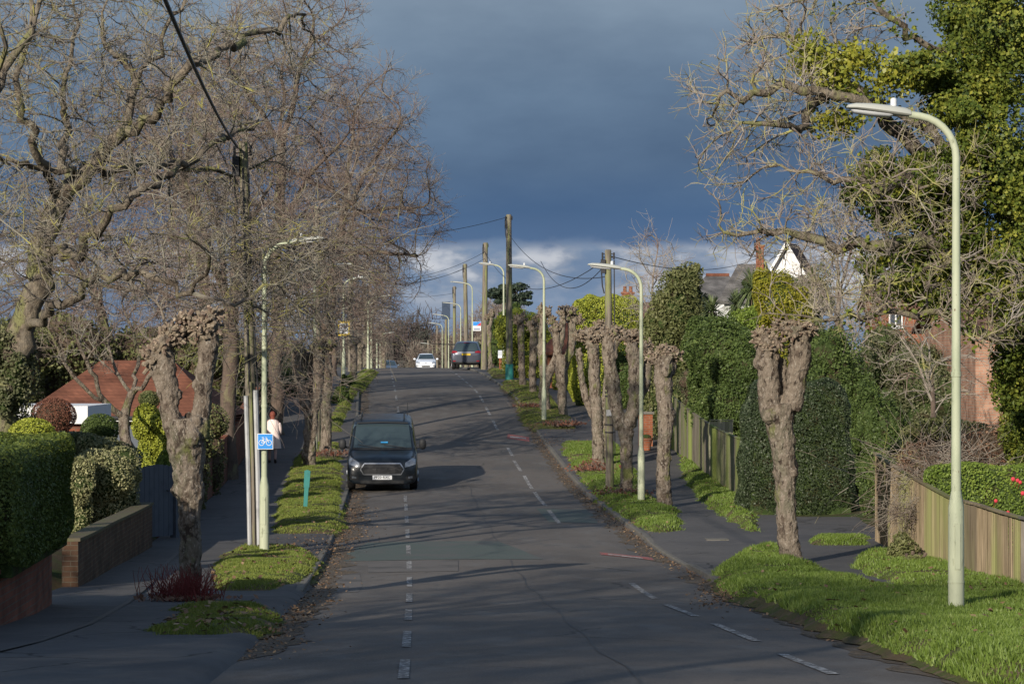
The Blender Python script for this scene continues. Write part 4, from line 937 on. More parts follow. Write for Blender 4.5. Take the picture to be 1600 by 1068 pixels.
# left garden shrubs
bush('topiary_bush', 'flat yellow-green bush above the left hedge', 'bush', [pb(50,680,38,27,38.)], 9000, .018, M['lf_yellow'], depth=.12, rough=.05, seed=1)
bush('topiary_bush', 'round russet-brown dome in front of the white garage', 'bush', [pb(84,650,36,30,49.)], 12000, .015, M['lf_russet'], depth=.08, rough=.03, seed=2, corem=M['core_brown'])
bush('topiary_bush', 'green dome beside the multi-stemmed garden tree', 'bush', [pb(155,672,30,26,51.)], 9000, .018, M['lf_laurel'], depth=.14, rough=.06, seed=3)
bush('shrub', 'large cream-variegated shrub above the brown brick wall', 'shrub', [pb(160,745,52,46,47.),pb(150,718,42,38,47.6),pb(190,730,32,40,47.3),pb(122,752,28,36,46.)], 26000, .024, M['lf_varieg'], depth=.35, rough=.14, seed=4)
bush('shrub', 'yellow-green shrub right of the garden tree trunk', 'shrub', [pb(232,660,26,28,60.),pb(262,690,22,30,60.)], 12000, .028, M['lf_yellow'], depth=.3, rough=.15, seed=5)
bush('shrub', 'small bright shrub low behind the grey gate', 'shrub', [pb(262,730,16,26,56.)], 5000, .024, M['lf_privet'], depth=.3, seed=6)
bush('topiary_bush', 'brown-green dome in front of the bungalow', 'bush', [pb(233,624,18,15,66.)], 5000, .018, M['lf_olive'], depth=.12, rough=.05, seed=7)
bush('shrub', 'dark evergreen shrub at the foot of the great lichened tree', 'shrub', [pb(15,600,45,75,45.),pb(-30,560,50,70,45.)], 12000, .030, M['lf_grey'], depth=.45, rough=.2, seed=8, corek=.6)
bush('shrub', 'low dark shrubbery between the left domes', 'shrub', [pb(110,700,60,30,48.),pb(180,720,40,35,50.)], 11000, .028, M['lf_grey'], depth=.3, rough=.15, seed=9)
bush('undergrowth_bush', 'tangled shrub overhanging the long red wall', 'shrub', [pb(300,690,34,32,60.),pb(330,660,26,26,66.)], 7000, .032, M['lf_olive'], depth=.4, rough=.2, seed=10, corem=M['core_brown'])
bush('shrub', 'dark evergreen bush at the far end of the left path', 'shrub', [pb(430,612,52,50,104.),pb(380,600,40,60,100.),pb(470,600,40,55,108.)], 14000, .055, M['lf_dark'], depth=.35, rough=.2, seed=11)
bush('shrub', 'green hedge bush where the left verge narrows', 'shrub', [pb(533,632,13,28,100.),pb(543,612,13,26,112.)], 7000, .045, M['lf_laurel'], depth=.3, rough=.15, seed=12)
# right side masses
bush('laurel_bush', 'tall mid-green laurel above the algae-streaked fence', 'bush', [pb(1132,560,60,62,76.),pb(1105,540,40,48,78.),pb(1165,600,40,70,75.),pb(1140,640,45,40,75.)], 40000, .040, M['lf_laurel'], depth=.25, rough=.13, seed=13)
bush('laurel_bush', 'lighter laurel right of the palms', 'bush', [pb(1168,520,34,40,80.)], 9000, .04, M['lf_privet'], depth=.25, seed=14)
bush('tall_shrub', 'tall olive-green shrub with arching shoots left of the palms', 'shrub', [pb(1060,480,40,62,86.),pb(1075,440,26,32,86.),pb(1035,540,36,60,86.),pb(1088,500,30,55,87.)], 30000, .045, M['lf_olive'], depth=.45, rough=.22, freq=.8, seed=15, corek=.7)
bush('conifer', 'golden-green conifer right of the palms', 'conifer', [pb(1218,470,36,45,78.),pb(1198,450,20,30,78.),pb(1240,485,28,36,78.)], 26000, .036, M['lf_conifer'], depth=.35, rough=.2, seed=16)
bush('shrub', 'grey-brown twiggy shrub over the green fence', 'shrub', [pb(1095,606,40,30,80.),pb(1128,618,30,24,79.)], 9000, .024, M['lf_grey'], depth=.5, rough=.18, seed=17, corem=M['core_brown'])
bush('holly_tree', 'tall dark green holly behind the clipped hedge', 'holly tree', [pb(1300,600,50,80,64.),pb(1330,650,55,80,64.),pb(1280,560,36,50,66.),pb(1375,680,44,70,62.)], 38000, .034, M['lf_laurel'], depth=.4, rough=.22, seed=18)
bush('shrub', 'loose dark shrub in front of the white windows of the small brick house', 'shrub', [pb(1400,565,50,48,72.),pb(1375,540,30,30,73.),pb(1450,590,50,50,71.),pb(1490,620,40,50,70.)], 22000, .036, M['lf_grey'], depth=.5, rough=.2, seed=19)
bush('shrub', 'glossy green shrub at the end of the buff fence', 'shrub', [pb(1390,730,32,70,53.5),pb(1360,660,28,60,56.)], 17000, .030, M['lf_laurel'], depth=.4, rough=.2, seed=20)
bush('overgrown_hedge', 'brown-stemmed overgrown climber spilling over the buff fence', 'shrub', [pb(1478,735,70,62,47.),pb(1540,720,60,60,46.),pb(1425,765,32,50,48.)], 17000, .026, M['lf_brown'], depth=.5, rough=.15, seed=21, corem=M['core_brown'], corek=.82)
bush('shrub', 'leafy green crest on top of the brown overgrown climber', 'shrub', [pb(1480,672,70,18,47.),pb(1420,705,30,26,48.)], 7000, .03, M['lf_olive'], depth=.5, rough=.2, seed=22, corek=.6)
bush('ivy_mass', 'glossy ivy curtain at the right edge in front of the brick house', 'ivy', [pb(1612,560,42,110,46.),pb(1600,650,36,60,45.),pb(1606,450,44,80,46.)], 30000, .028, M['lf_ivy'], depth=.5, rough=.25, seed=23, corek=.6)
bush('shrub', 'dead brown bramble against the buff fence', 'shrub', [pb(1408,862,24,32,43.),pb(1430,880,22,18,42.)], 3600, .03, M['lf_olive'], depth=.8, rough=.3, seed=24, corek=0)
bush('shrub', 'russet suckers around the foot of the second right pollard group', 'shrub', [pb(925,735,26,16,74.)], 1200, .03, M['lf_russet'], depth=.8, rough=.3, seed=25, corek=0)
bush('hedge_bush', 'yellow-green hedge bush behind the farther right pollards', 'hedge', [pb(890,600,24,46,108.),pb(815,520,40,36,125.),pb(840,560,30,50,125.),pb(905,560,18,60,104.)], 20000, .05, M['lf_yellow'], depth=.3, rough=.15, seed=26)
bush('shrub', 'dark green bush beyond the tallest pole', 'shrub', [pb(775,535,22,36,170.),pb(800,525,24,46,165.)], 10000, .07, M['lf_laurel'], depth=.35, rough=.2, seed=27)
bush('shrub', 'dark greenery behind the leaning pollards', 'shrub', [pb(985,610,34,60,98.),pb(960,560,30,46,100.),pb(930,620,30,50,100.)], 14000, .045, M['lf_laurel'], depth=.35, rough=.2, seed=28)
# red flowers on the right hedge
fl = MB(); rs_ = random.Random(4)
for x, y in ((1590,750),(1594,753),(1583,748),(1556,782),(1575,800),(1598,770)):
    c = P(x, y, 42.2); fl.sphere(c, .03+.02*rs_.random(), 7, 5)
    fl.tube([tuple(c), (c.x+.01, c.y+.25, c.z-.12)], .004, 4)
tag(fl.build('rose_flowers', M['sign_red'], loc=tuple(P(1590,760,42.2))), 'small red blooms dotted over the bright green hedge at the right edge', 'flowers')
# terracotta pot by the pier
X, D = 4.3, 82.; t = thing('plant_pot', (X, D, float(prof(D))+.05), 'terracotta pot by the brick gate pier beyond the pollards', 'plant pot')
b = MB(); b.tube([(0,0,0),(0,0,.32),(0,0,.33),(0,0,.4)], [.13,.19,.21,.21], 14); b.build('pot', M['brick_red'], t, smooth=True); b = MB(); b.sphere((0,0,.42),(.17,.17,.1),10,6); b.build('plant', M['core'], t)
# cordylines
M['palm_trunk'] = nmix(mat('palm_trunk', (.22,.17,.12), .9, .1), [(9.,.45,.6,(.12,.09,.065))], world=True, bump=(20.,.03))
def cordyline(x, y, D, ln, label, seed):
    c = P(x, y, D); zb = gz(c.x, D); t = thing('cordyline_palm', (c.x, D, zb), label, 'palm')
    b = MB(); b.tube([(0,0,-.2),(.05,0,(c.z-zb)*.5),(0,0,c.z-zb)], [.12,.10,.09], 10); b.build('trunk', M['palm_trunk'], t, smooth=True)
    rs_ = np.random.default_rng(seed); n = 230; V = []
    for k in range(n):
        a = rs_.random()*6.283; el = R(-50 + 130*rs_.random()); L_ = ln*(.75+.4*rs_.random()); d = np.array([math.cos(a)*math.cos(el), math.sin(a)*math.cos(el), math.sin(el)])
        s = np.cross(d, [0,0,1]); s /= np.linalg.norm(s)+1e-6; wd = .022
        p0 = np.array([0,0,c.z-zb]); p1 = p0+d*L_*.55; p2 = p0+d*L_+np.array([0,0,-.20*L_])
        V += [p0-s*wd*.6, p0+s*wd*.6, p1+s*wd, p1-s*wd, p1-s*wd, p1+s*wd, p2+s*.003, p2-s*.003]
    mesh('leaves', np.array(V), [np.arange(len(V)).reshape(-1, 4)], M['lf_palm'], t)
cordyline(1112, 487, 80, .68, 'spiky cordyline palm head on the left of the pair', 1)
cordyline(1176, 452, 81, .90, 'larger spiky cordyline palm head against the golden conifer', 2)
cordyline(1150, 476, 84, .66, 'pale-centred cordyline head between the two larger palm heads', 3)

bush('shrub', 'dark shrubbery just right of the white gable', 'shrub', [pb(1272,462,30,42,92.),pb(1250,480,30,30,92.)], 9000, .05, M['lf_olive'], depth=.5, rough=.25, seed=31, corek=.75)
bush('shrub', 'greenery hiding the foot of the white gabled house', 'shrub', [pb(1195,452,34,26,118.),pb(1240,460,36,32,118.)], 9000, .06, M['lf_laurel'], depth=.4, rough=.25, seed=32)
bush('shrub', 'dark evergreen bank behind the left end of the bungalow', 'shrub', [pb(20,560,60,55,88.),pb(110,545,70,50,90.),pb(-60,550,60,60,88.)], 16000, .07, M['lf_olive'], depth=.5, rough=.25, seed=33, corem=M['core_brown'])
bush('shrub', 'brown-green thicket behind the right end of the bungalow', 'shrub', [pb(220,560,70,50,92.),pb(330,570,60,55,92.),pb(400,590,40,45,96.)], 16000, .07, M['lf_olive'], depth=.5, rough=.25, seed=34, corem=M['core_brown'])
# ------------------------------------------------------------------ bare trees
def tubes(chains, sides, twigtaper=True):
    """chains: list of (pts (k,3), radii (k,)) -> V, F (quads); all chains one side count"""
    ks = np.array([len(c[0]) for c in chains]); Pt = np.concatenate([c[0] for c in chains]); Rd = np.concatenate([c[1] for c in chains])
    st = np.concatenate([[0], np.cumsum(ks)[:-1]]); idx = np.arange(len(Pt)); cid = np.repeat(np.arange(len(ks)), ks)
    first = np.zeros(len(Pt), bool); first[st] = True; last = np.zeros(len(Pt), bool); last[st+ks-1] = True
    nx = np.where(last, idx, idx+1); pv = np.where(first, idx, idx-1); T = Pt[nx]-Pt[pv]; T /= np.linalg.norm(T, axis=1)[:, None]+1e-9
    md = Pt[st+ks-1]-Pt[st]; ax = np.argmin(np.abs(md), 1); ref = np.eye(3)[ax][cid]
    A = np.cross(T, ref); A /= np.linalg.norm(A, axis=1)[:, None]+1e-9; B = np.cross(T, A)
    an = 2*np.pi*np.arange(sides)/sides
    V = Pt[:,None,:] + Rd[:,None,None]*(np.cos(an)[None,:,None]*A[:,None,:] + np.sin(an)[None,:,None]*B[:,None,:])
    i = idx[~last]; k = np.arange(sides); k2 = (k+1) % sides
    F_ = np.stack([i[:,None]*sides+k, i[:,None]*sides+k2, (i[:,None]+1)*sides+k2, (i[:,None]+1)*sides+k], 2).reshape(-1, 4)
    return V.reshape(-1, 3), F_
def tubemesh(name, groups, m, parent, world=True, smooth=True):
    Vs = []; Fs = []; n = 0
    for ch, sd in groups:
        if not ch: continue
        V, F_ = tubes(ch, sd); Vs.append(V); Fs.append(F_+n); n += len(V)
    return mesh(name, np.concatenate(Vs), Fs, m, parent, world=world, smooth=smooth)
def crownpts(blobs, n, rg, shellbias=.6):
    c = np.array([b[0] for b in blobs], float); r = np.array([b[1] for b in blobs], float); vol = r.prod(1)**.8
    i = rg.choice(len(blobs), n, p=vol/vol.sum()); d = rg.normal(size=(n, 3)); d /= np.linalg.norm(d, axis=1)[:, None]
    k = rg.random(n)**(1/3); k = np.where(rg.random(n) < shellbias, k**.5, k); k *= 1+.12*np.sin(d[:,0]*5+i)*np.sin(d[:,2]*6)
    return c[i]+d*r[i]*k[:, None]
def grow(seed, skel, blobs, natt=1400, step=.28, infl=2.2, kill=.5, maxit=110, jit=.25, maxn=9000, up=0.):
    """space colonisation from a given skeleton; skel: list of polylines; each later one starts at the nearest earlier node"""
    rg = np.random.default_rng(seed); pos = []; par = []
    for si, pl_ in enumerate(skel):
        pl_ = [np.array(p, float) for p in pl_]
        if si == 0: pos.append(pl_[0]); par.append(-1); cur = 0
        else:
            A = np.array(pos); cur = int(np.argmin(((A-pl_[0])**2).sum(1)))
        for p in pl_[1:]:
            a = pos[cur]; L_ = np.linalg.norm(p-a); m = max(1, int(L_/step)); wob = rg.normal(size=(m, 3))*step*.22
            for q in range(1, m+1):
                x = a+(p-a)*q/m + (wob[q-1] if q < m else 0); pos.append(x); par.append(cur); cur = len(pos)-1
    nsk = len(pos); AT = crownpts(blobs, natt, rg); best = np.full(natt, 1e9); who = np.zeros(natt, int); alive = np.ones(natt, bool)
    new = list(range(nsk))
    for it in range(maxit):
        NP = np.array([pos[i] for i in new]); NI = np.array(new)
        for s in range(0, len(NP), 400):
            d = np.sqrt(((AT[:,None,:]-NP[None,s:s+400,:])**2).sum(2)); j = d.argmin(1); dm = d[np.arange(natt), j]; u = dm < best; best[u] = dm[u]; who[u] = NI[s:s+400][j[u]]
        alive &= best > kill
        act = alive & (best < infl)
        if not act.any():
            if alive.any() and infl < 12: infl *= 1.5; new = [len(pos)-1]; continue
            break
        nodes = np.unique(who[act]); new = []
        for nd in nodes:
            s = act & (who == nd); dv = AT[s]-pos[nd]; dv /= np.linalg.norm(dv, axis=1)[:, None]+1e-9
            v = dv.sum(0); v = v/(np.linalg.norm(v)+1e-9) + rg.normal(size=3)*jit; v[2] += up
            if par[nd] >= 0:
                w0 = pos[nd]-pos[par[nd]]; v += .55*w0/(np.linalg.norm(w0)+1e-9)
            v /= np.linalg.norm(v)+1e-9; pos.append(pos[nd]+v*step); par.append(nd); new.append(len(pos)-1)
        if len(pos) > maxn: break
    return np.array(pos), np.array(par), rg
def tree(name, label, cat, base, skel, blobs, seed, natt=1400, r0=.009, rtrunk=.3, mats=('bark_brown', 'twig_brown'), step=.28, ntwig=2.0, twl=.55, trad=.006, thick=.06, group=None, jit=.25, kill=.5, infl=2.2, gnarl=.0, sub=1.0, maxn=9000, droop=0., up=0., mintr=.0):
    pos, par, rg = grow(seed, skel, blobs, natt, step, infl, kill, jit=jit, maxn=maxn, up=up)
    n = len(pos); cnt = np.zeros(n)
    kids = [[] for _ in range(n)]
    for i in range(n):
        if par[i] >= 0: kids[par[i]].append(i)
    tips = sum(1 for k in kids if not k); e = max(1.6, math.log(max(tips, 8))/math.log(rtrunk/r0))
    rp = np.zeros(n)
    for i in range(n-1, -1, -1):
        if not kids[i]: rp[i] = r0**e
        if par[i] >= 0: rp[par[i]] += rp[i]
    rad = rp**(1/e); rad = np.maximum(rad, r0)
    # smooth positions a little towards neighbours, keep kinks
    for _ in range(1):
        q = pos.copy()
        for i in range(1, n):
            if kids[i]: big = max(kids[i], key=lambda c: rp[c]); q[i] = .5*pos[i]+.25*pos[par[i]]+.25*pos[big]
        pos = q
    if gnarl: pos[1:] += rg.normal(size=(n-1, 3))*gnarl*np.minimum(1, rad[1:, None]/.05)*.5
    # chains
    chains = []; stack = [0]
    seen = set()
    while stack:
        s = stack.pop(); ch = [par[s], s] if par[s] >= 0 else [s]; c = s
        while kids[c]:
            ks_ = sorted(kids[c], key=lambda q: -rp[q]); stack += ks_[1:]; c = ks_[0]; ch.append(c)
        if len(ch) > 1:
            r_ = rad[ch].copy()
            if par[s] >= 0: r_[0] = min(r_[0], r_[1]*1.15)
            if len(ch) > 2: r_[-1] *= .6
            chains.append((pos[ch], r_))
    r1 = [max(c[1]) for c in chains]
    t = thing(name, tuple(base), label, cat, group)
    A = [c for c, r in zip(chains, r1) if r >= thick]; Bm = [c for c, r in zip(chains, r1) if .022 <= r < thick]; C = [c for c, r in zip(chains, r1) if r < .022]
    # flare the foot
    if A:
        p0, rr = A[0]; z0 = p0[0][2]; rr = rr*(1+.45*np.exp(-(p0[:,2]-z0)/.35)); A[0] = (p0, rr)
    tubemesh('trunk', [(A, 12)] if A else [(chains[:1], 12)], M[mats[0]], t)
    # twigs
    cand = np.array([i for i in range(1, n) if rad[i] < thick*.75]); nt_ = int(len(cand)*ntwig); src = rg.choice(cand, nt_)
    d0 = pos[src]-pos[par[src]]; d0 /= np.linalg.norm(d0, axis=1)[:, None]+1e-9
    d = d0*.7 + rg.normal(size=(nt_, 3))*.65; d[:,2] += .25-droop; d /= np.linalg.norm(d, axis=1)[:, None]
    L_ = twl*(.4+.9*rg.random(nt_)); K = 5; PT = [pos[src]]
    for k in range(1, K):
        d = d + rg.normal(size=(nt_, 3))*.28; d[:,2] -= droop*.4; d /= np.linalg.norm(d, axis=1)[:, None]; PT.append(PT[-1]+d*(L_/(K-1))[:, None])
    TW = np.stack(PT, 1); rt = np.maximum(mintr, trad*np.array([1.15, 1, .85, .65, .4]))
    ntw2 = int(nt_*sub); s2 = rg.integers(0, nt_, ntw2); k2 = rg.integers(1, K-1, ntw2); p2 = TW[s2, k2]; dd = TW[s2, k2+1]-TW[s2, k2]; dd /= np.linalg.norm(dd, axis=1)[:, None]+1e-9
    dd = dd*.6+rg.normal(size=(ntw2, 3))*.6; dd[:,2] += .1; dd /= np.linalg.norm(dd, axis=1)[:, None]; l2 = twl*.5*(.4+rg.random(ntw2)); P3 = [p2]
    for k in range(2): dd = dd+rg.normal(size=(ntw2, 3))*.25; dd /= np.linalg.norm(dd, axis=1)[:, None]; P3.append(P3[-1]+dd*(l2/2)[:, None])
    T2 = np.stack(P3, 1); rt2 = np.maximum(mintr, trad*np.array([.75, .6, .35]))
    gr = [(Bm, 6), (C, 4), ([(TW[i], rt) for i in range(nt_)], 3), ([(T2[i], rt2) for i in range(ntw2)], 3)]
    tubemesh('crown', gr, M[mats[1]], t, smooth=False)
    return t, pos, rad
def px(D, *pts): return [tuple(P(x, y, D+(q[0] if q else 0))) for x, y, *q in pts]
def base_at(x, y, D): c = P(x, y, D); return (c.x, D, gz(c.x, D))

# T1 the great lichened tree at the left edge, leaning right
D = 45.
sk = [px(D, (-14,790),(2,640),(36,520),(58,400),(92,310),(140,270)), px(D, (92,310),(105,240,1),(95,150,1),(120,60,1),(110,-40,1)), px(D, (140,270),(195,205),(215,130),(255,60),(285,-10),(300,-80)),
      px(D, (195,205),(250,175,-.5),(300,100,-1),(380,60,1),(470,20,2.5)), px(D, (58,400),(120,390,-1),(170,330,-2),(230,300,-2),(310,240,0),(400,190,2)), px(D, (92,310),(50,200,-1.5),(20,130,-2),(55,20,-2),(60,-60,-2)),
      px(D, (42,520),(100,470,-1.5),(160,430,-2),(235,425,-2.5),(300,465,-2.5),(335,400,-3),(400,345,-3)), px(D, (300,465,-2.5),(380,470,-2.5),(450,430,-2.5),(500,380,-2.5)), px(D, (215,130),(160,60,1.5),(170,-40,1.5)), px(D, (140,270),(230,260,1),(300,260,1.5),(360,270,2),(430,245,2)), px(D, (2,640),(-30,480,1),(-60,380,1),(-90,260,0)),
      px(D, (105,240),(40,260,-1),(-20,230,-2))]
bl = [pb(200,110,230,190,D,3.0),pb(60,200,170,200,D,3.),pb(340,180,150,170,D+2,1.6),pb(150,380,190,110,D-2,2.),pb(300,380,90,70,D-3,1.4),pb(460,60,100,90,D+3,1.6),pb(-60,320,100,150,D,2),pb(440,440,90,90,D-1.5,1.)]
tree('great_tree', 'great gnarled tree with yellow-green lichen at the left edge', 'tree', base_at(20,700,D), sk, bl, 11, natt=2700, rtrunk=.26, r0=.0075, mats=('bark_lichen','twig_lichen'), step=.20, ntwig=2.6, twl=.48, trad=.0055, thick=.04, jit=.5, kill=.34, gnarl=.12, sub=1.0, maxn=16000)
# leaning limb coming in at the top left corner
D = 36.; sk = [px(D, (-190,700),(-170,400),(-90,220),(-10,150),(20,90),(55,20),(70,-60)), px(D, (-10,150),(10,60,-1),(-30,-30,-1)), px(D,(-90,220),(-60,320,-1),(0,340,-1.5),(60,400,-2),(95,480,-2))]
bl = [pb(60,-20,120,90,D,1.2),pb(-60,60,100,120,D,1.5),pb(0,300,60,70,D-1,.9)]
tree('bare_tree', 'bare tree whose thick limb crosses the top left corner', 'tree', base_at(-190,700,D), sk, bl, 12, natt=1000, rtrunk=.22, r0=.008, mats=('bark_lichen','twig_lichen'), step=.20, ntwig=2., twl=.45, trad=.005, jit=.4, kill=.42, gnarl=.05)
# multi-stemmed garden tree
D = 58.; sk = [px(D, (202,760),(200,690),(192,650),(205,618)), px(D, (205,618),(235,590,-.5),(250,560,-.8),(262,520,-1),(250,480,-1)), px(D, (192,650),(160,630,-.3),(130,600,-.6),(100,570,-.8),(85,530,-1)),
      px(D, (205,618),(185,580,.4),(172,545,.6),(165,500,.8)), px(D, (160,630),(150,590,-.5),(130,555,-.8),(118,520,-1)), px(D, (205,618),(212,570,.8),(205,520,1),(190,470,1)), px(D, (185,580),(150,560,.8),(135,540,1))]
bl = [pb(130,500,80,60,D-.5,1.3),pb(220,470,80,70,D,1.3),pb(100,540,50,40,D-1,.8),pb(280,500,60,50,D,1.)]
tree('garden_tree', 'sunlit multi-stemmed garden tree in front of the bungalow', 'tree', base_at(202,700,D), sk, bl, 13, natt=700, rtrunk=.36, r0=.010, mats=('bark_pollard','twig_brown'), step=.2, ntwig=3., twl=.5, trad=.006, thick=.045, jit=.4, kill=.4, gnarl=.05)
# brown mass further up the left side
def crowntree(x, yb, D, blobs, seed, label, natt, rt=.30, mats=('bark_brown','twig_brown'), trunk=None, ntw=2.5, twl=.75, trad=.0075, name='bare_tree', **k):
    c = P(x, yb, D); gb = gz(c.x, D); b0 = (c.x, D, gb - .1)
    top = blobs[0][0]; mid = (c.x*.8+top[0]*.2, D, gb + (top[2]-gb)*.45)
    sk = [[b0, mid, (c.x*.4+top[0]*.6, D+.3, top[2]-blobs[0][1][2]*.45), (top[0], D, top[2]+blobs[0][1][2]*.35)]]
    if trunk: sk = trunk
    rs_ = random.Random(seed)
    for q in range(7):
        a = rs_.uniform(0, 6.28); f = rs_.uniform(.30, .8); p = [mid[i]*(1-f)+top[i]*f for i in range(3)]; bb = blobs[q % len(blobs)]
        e = (bb[0][0]+math.cos(a)*bb[1][0]*.65, bb[0][1]+math.sin(a)*bb[1][1]*.65, bb[0][2]+bb[1][2]*rs_.uniform(-.3,.6))
        sk.append([p, [(p[i]*.45+e[i]*.55)+(0,0,.25)[i] for i in range(3)], e])
    return tree(name, label, 'tree', (c.x, D, gb), sk, blobs, seed, natt=int(natt*1.8), rtrunk=rt*.62, r0=.012, mats=mats, step=.30, ntwig=ntw, twl=twl, trad=trad, thick=.07, group='bare winter trees', kill=.48, infl=2.6, jit=.36, mintr=D*.00004, sub=1.5, maxn=14000, **k)[0]
crowntree(355, 690, 72, [pb(370,330,150,170,72.,3.),pb(300,240,130,120,73.,2.6),pb(430,420,110,110,71.,2.2),pb(300,440,110,80,71.,2)], 21, 'bare tree with a stout trunk behind the long red wall', 1500, rt=.36)
crowntree(432, 640, 88, [pb(440,170,150,200,88.,3.6),pb(500,300,130,150,87.,3.),pb(380,400,120,110,88.,2.6),pb(480,30,90,90,88.,2.)], 22, 'tall bare tree rising highest behind the sheathed pole', 1700, rt=.36, mats=('bark_brown','twig_brown'))
crowntree(505, 625, 104, [pb(560,270,120,150,104.,4.),pb(610,330,90,110,102.,3.),pb(520,420,120,110,104.,3.),pb(590,180,60,90,104.,2.2),pb(620,420,50,50,102.,2)], 23, 'wide-spreading bare tree whose outer twigs reach over the road', 1900, rt=.38, mats=('bark_brown','twig_brown'))
crowntree(330, 640, 100, [pb(260,200,150,150,100.,4.),pb(190,330,140,130,100.,3.6),pb(330,110,110,80,100.,3),pb(300,400,120,110,100.,3)], 24, 'bare tree filling the gap behind the great lichened tree', 1600, rt=.36)
crowntree(190, 640, 92, [pb(120,420,150,110,92.,3.),pb(40,440,130,100,92.,2.6),pb(230,470,120,80,92.,2.5)], 25, 'low bare tree behind the bungalow roof', 1200, rt=.3)
crowntree(520, 605, 128, [pb(520,470,70,80,128.,2.5),pb(560,420,60,80,128.,2.5),pb(470,520,50,50,128.,2)], 26, 'bare tree behind the yellow notice', 1000, rt=.32, trad=.009)
crowntree(560, 585, 160, [pb(560,520,40,60,160.,2.2),pb(590,470,40,60,160.,2.4),pb(540,440,50,60,160.,2.4)], 27, 'slim bare tree at the far end of the left tree line', 800, rt=.3, trad=.010, twl=.9)
crowntree(575, 580, 205, [pb(588,520,22,50,205.,2.),pb(570,500,24,40,205.,1.8)], 28, 'last bare tree on the left before the dark woods', 500, rt=.28, trad=.012, twl=1.)
# right side bare trees
crowntree(1018, 620, 88, [pb(1022,450,46,100,88.,1.3),pb(1045,520,34,60,88.,1.)], 31, 'pale upright twiggy tree behind the second street lamp', 520, rt=.12, mats=('twig_grey','twig_grey'), ntw=2.2, twl=.8, trad=.006, up=.35)
crowntree(1312, 640, 84, [pb(1310,400,66,80,84.,2.),pb(1280,450,50,50,84.,1.6),pb(1360,470,60,60,83.,1.6)], 32, 'dense brown twiggy tree left of the ivy-clad tree', 1100, rt=.2, mats=('twig_brown','twig_grey'), ntw=2.2, up=.2)
crowntree(1460, 700, 60, [pb(1450,540,70,60,60.,1.2),pb(1500,590,60,50,60.,1.),pb(1420,580,50,60,60.,1.)], 33, 'small bare fruit tree in front of the brick house', 620, rt=.10, mats=('bark_brown','twig_grey'), ntw=1.6, twl=.5, trad=.005)
crowntree(1350, 640, 70, [pb(1290,570,60,60,70.,1.2),pb(1330,520,60,50,70.,1.2)], 34, 'grey leafless shrub tangled over the dark holly', 500, rt=.09, mats=('twig_grey','twig_grey'), ntw=1.6, twl=.6, trad=.005)
for k, (x, D_, y, rx, ry, lb) in enumerate(((655,330,560,22,20,'far bare tree left of the far poles'),(770,260,505,34,34,'far bare tree behind the mossy pole'),(735,240,530,26,30,'far bare tree over the minivan roof'),(700,300,545,24,22,'far bare tree between the distant poles'),(795,230,500,26,40,'far bare tree under the pine'))):
    crowntree(x, 575, D_, [pb(x,y,rx,ry,float(D_),2.6)], 40+k, lb, 420, rt=.3, trad=.016, twl=1.2, ntw=2.0)

# ivy-clad tree at the right edge
D = 43.; M['twig_right'] = nmix(mat('pale_lichened_twigs', (.21,.175,.15), .95, .1), [(2.2,.48,.60,(.30,.29,.10)), (1.5,.5,.62,(.30,.27,.24))], world=True)
sk = [px(D, (1700,860),(1670,600),(1600,420),(1560,260),(1540,100),(1530,-60)), px(D, (1600,420),(1520,400,-1),(1430,380,-1.6),(1330,385,-2),(1240,365,-2),(1170,365,-2.2),(1110,372,-2.4)), px(D, (1560,260),(1480,220,-1),(1400,170,-1.4),(1290,145,-1.6),(1200,140,-1.6),(1120,150,-2)),
      px(D, (1560,260),(1450,250,1),(1350,150,1),(1280,90,1),(1230,50,1)), px(D, (1640,560),(1540,520,-1.5),(1450,480,-2),(1350,490,-2.2),(1270,498,-2.4),(1190,490,-2.4)), px(D, (1540,100),(1440,70,-.5),(1380,20,-1),(1330,-40,-1)), px(D, (1580,420),(1660,330),(1700,200)),
      px(D, (1430,380),(1390,440,-2),(1340,520,-2)), px(D,(1290,145),(1240,200,-1.8),(1160,190,-2)), px(D, (1450,250),(1380,290,-2),(1300,280,-2.4),(1230,260,-2))]
bl = [pb(1190,160,130,95,D-1.5,1.3),pb(1140,250,70,60,D-1.6,.9),pb(1230,360,130,60,D-2,1.2),pb(1330,300,110,90,D-2,1.3),pb(1260,60,120,90,D,1.4),pb(1440,300,100,120,D-2,1.),pb(1340,440,120,70,D-2.2,1.1),pb(1540,470,100,90,D-2.2,1.)]
t, pos, rad = tree('ivy_clad_tree', 'tall tree smothered in glossy ivy with bare lichened boughs reaching left', 'tree', base_at(1700,820,D), sk, bl, 51, natt=3300, rtrunk=.30, r0=.009, mats=('bark_lichen','twig_right'), step=.19, ntwig=2.0, twl=.42, trad=.006, thick=.045, jit=.5, kill=.29, gnarl=.10, sub=1.3, maxn=18000)
ib = lumps([pb(1575,60,110,130,D-.8,2.),pb(1500,160,70,60,D-.8,1.4),pb(1430,110,60,36,D-1,.9),pb(1560,260,90,110,D-.8,1.6),pb(1450,320,90,80,D-.6,1.3),pb(1560,420,110,90,D-.8,1.4),pb(1430,430,85,60,D-.4,1.2),pb(1620,540,70,110,D-.3,1.3),pb(1370,290,45,50,D-.6,.8)], -90, 5)[:-0 or None]
ib = [(c, tuple(v*(.80 if k < 9 else 1.05) for v in r)) for k, (c, r) in enumerate(ib) if r[2] < 4]
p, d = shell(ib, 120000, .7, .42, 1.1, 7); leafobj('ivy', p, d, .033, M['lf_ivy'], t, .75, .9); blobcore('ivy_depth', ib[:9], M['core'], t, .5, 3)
M['lf_ivy_y'] = leafmat('yellowing_ivy', (.12,.15,.02), (.26,.27,.035), (.42,.37,.06), rough=.45, trans=.25)
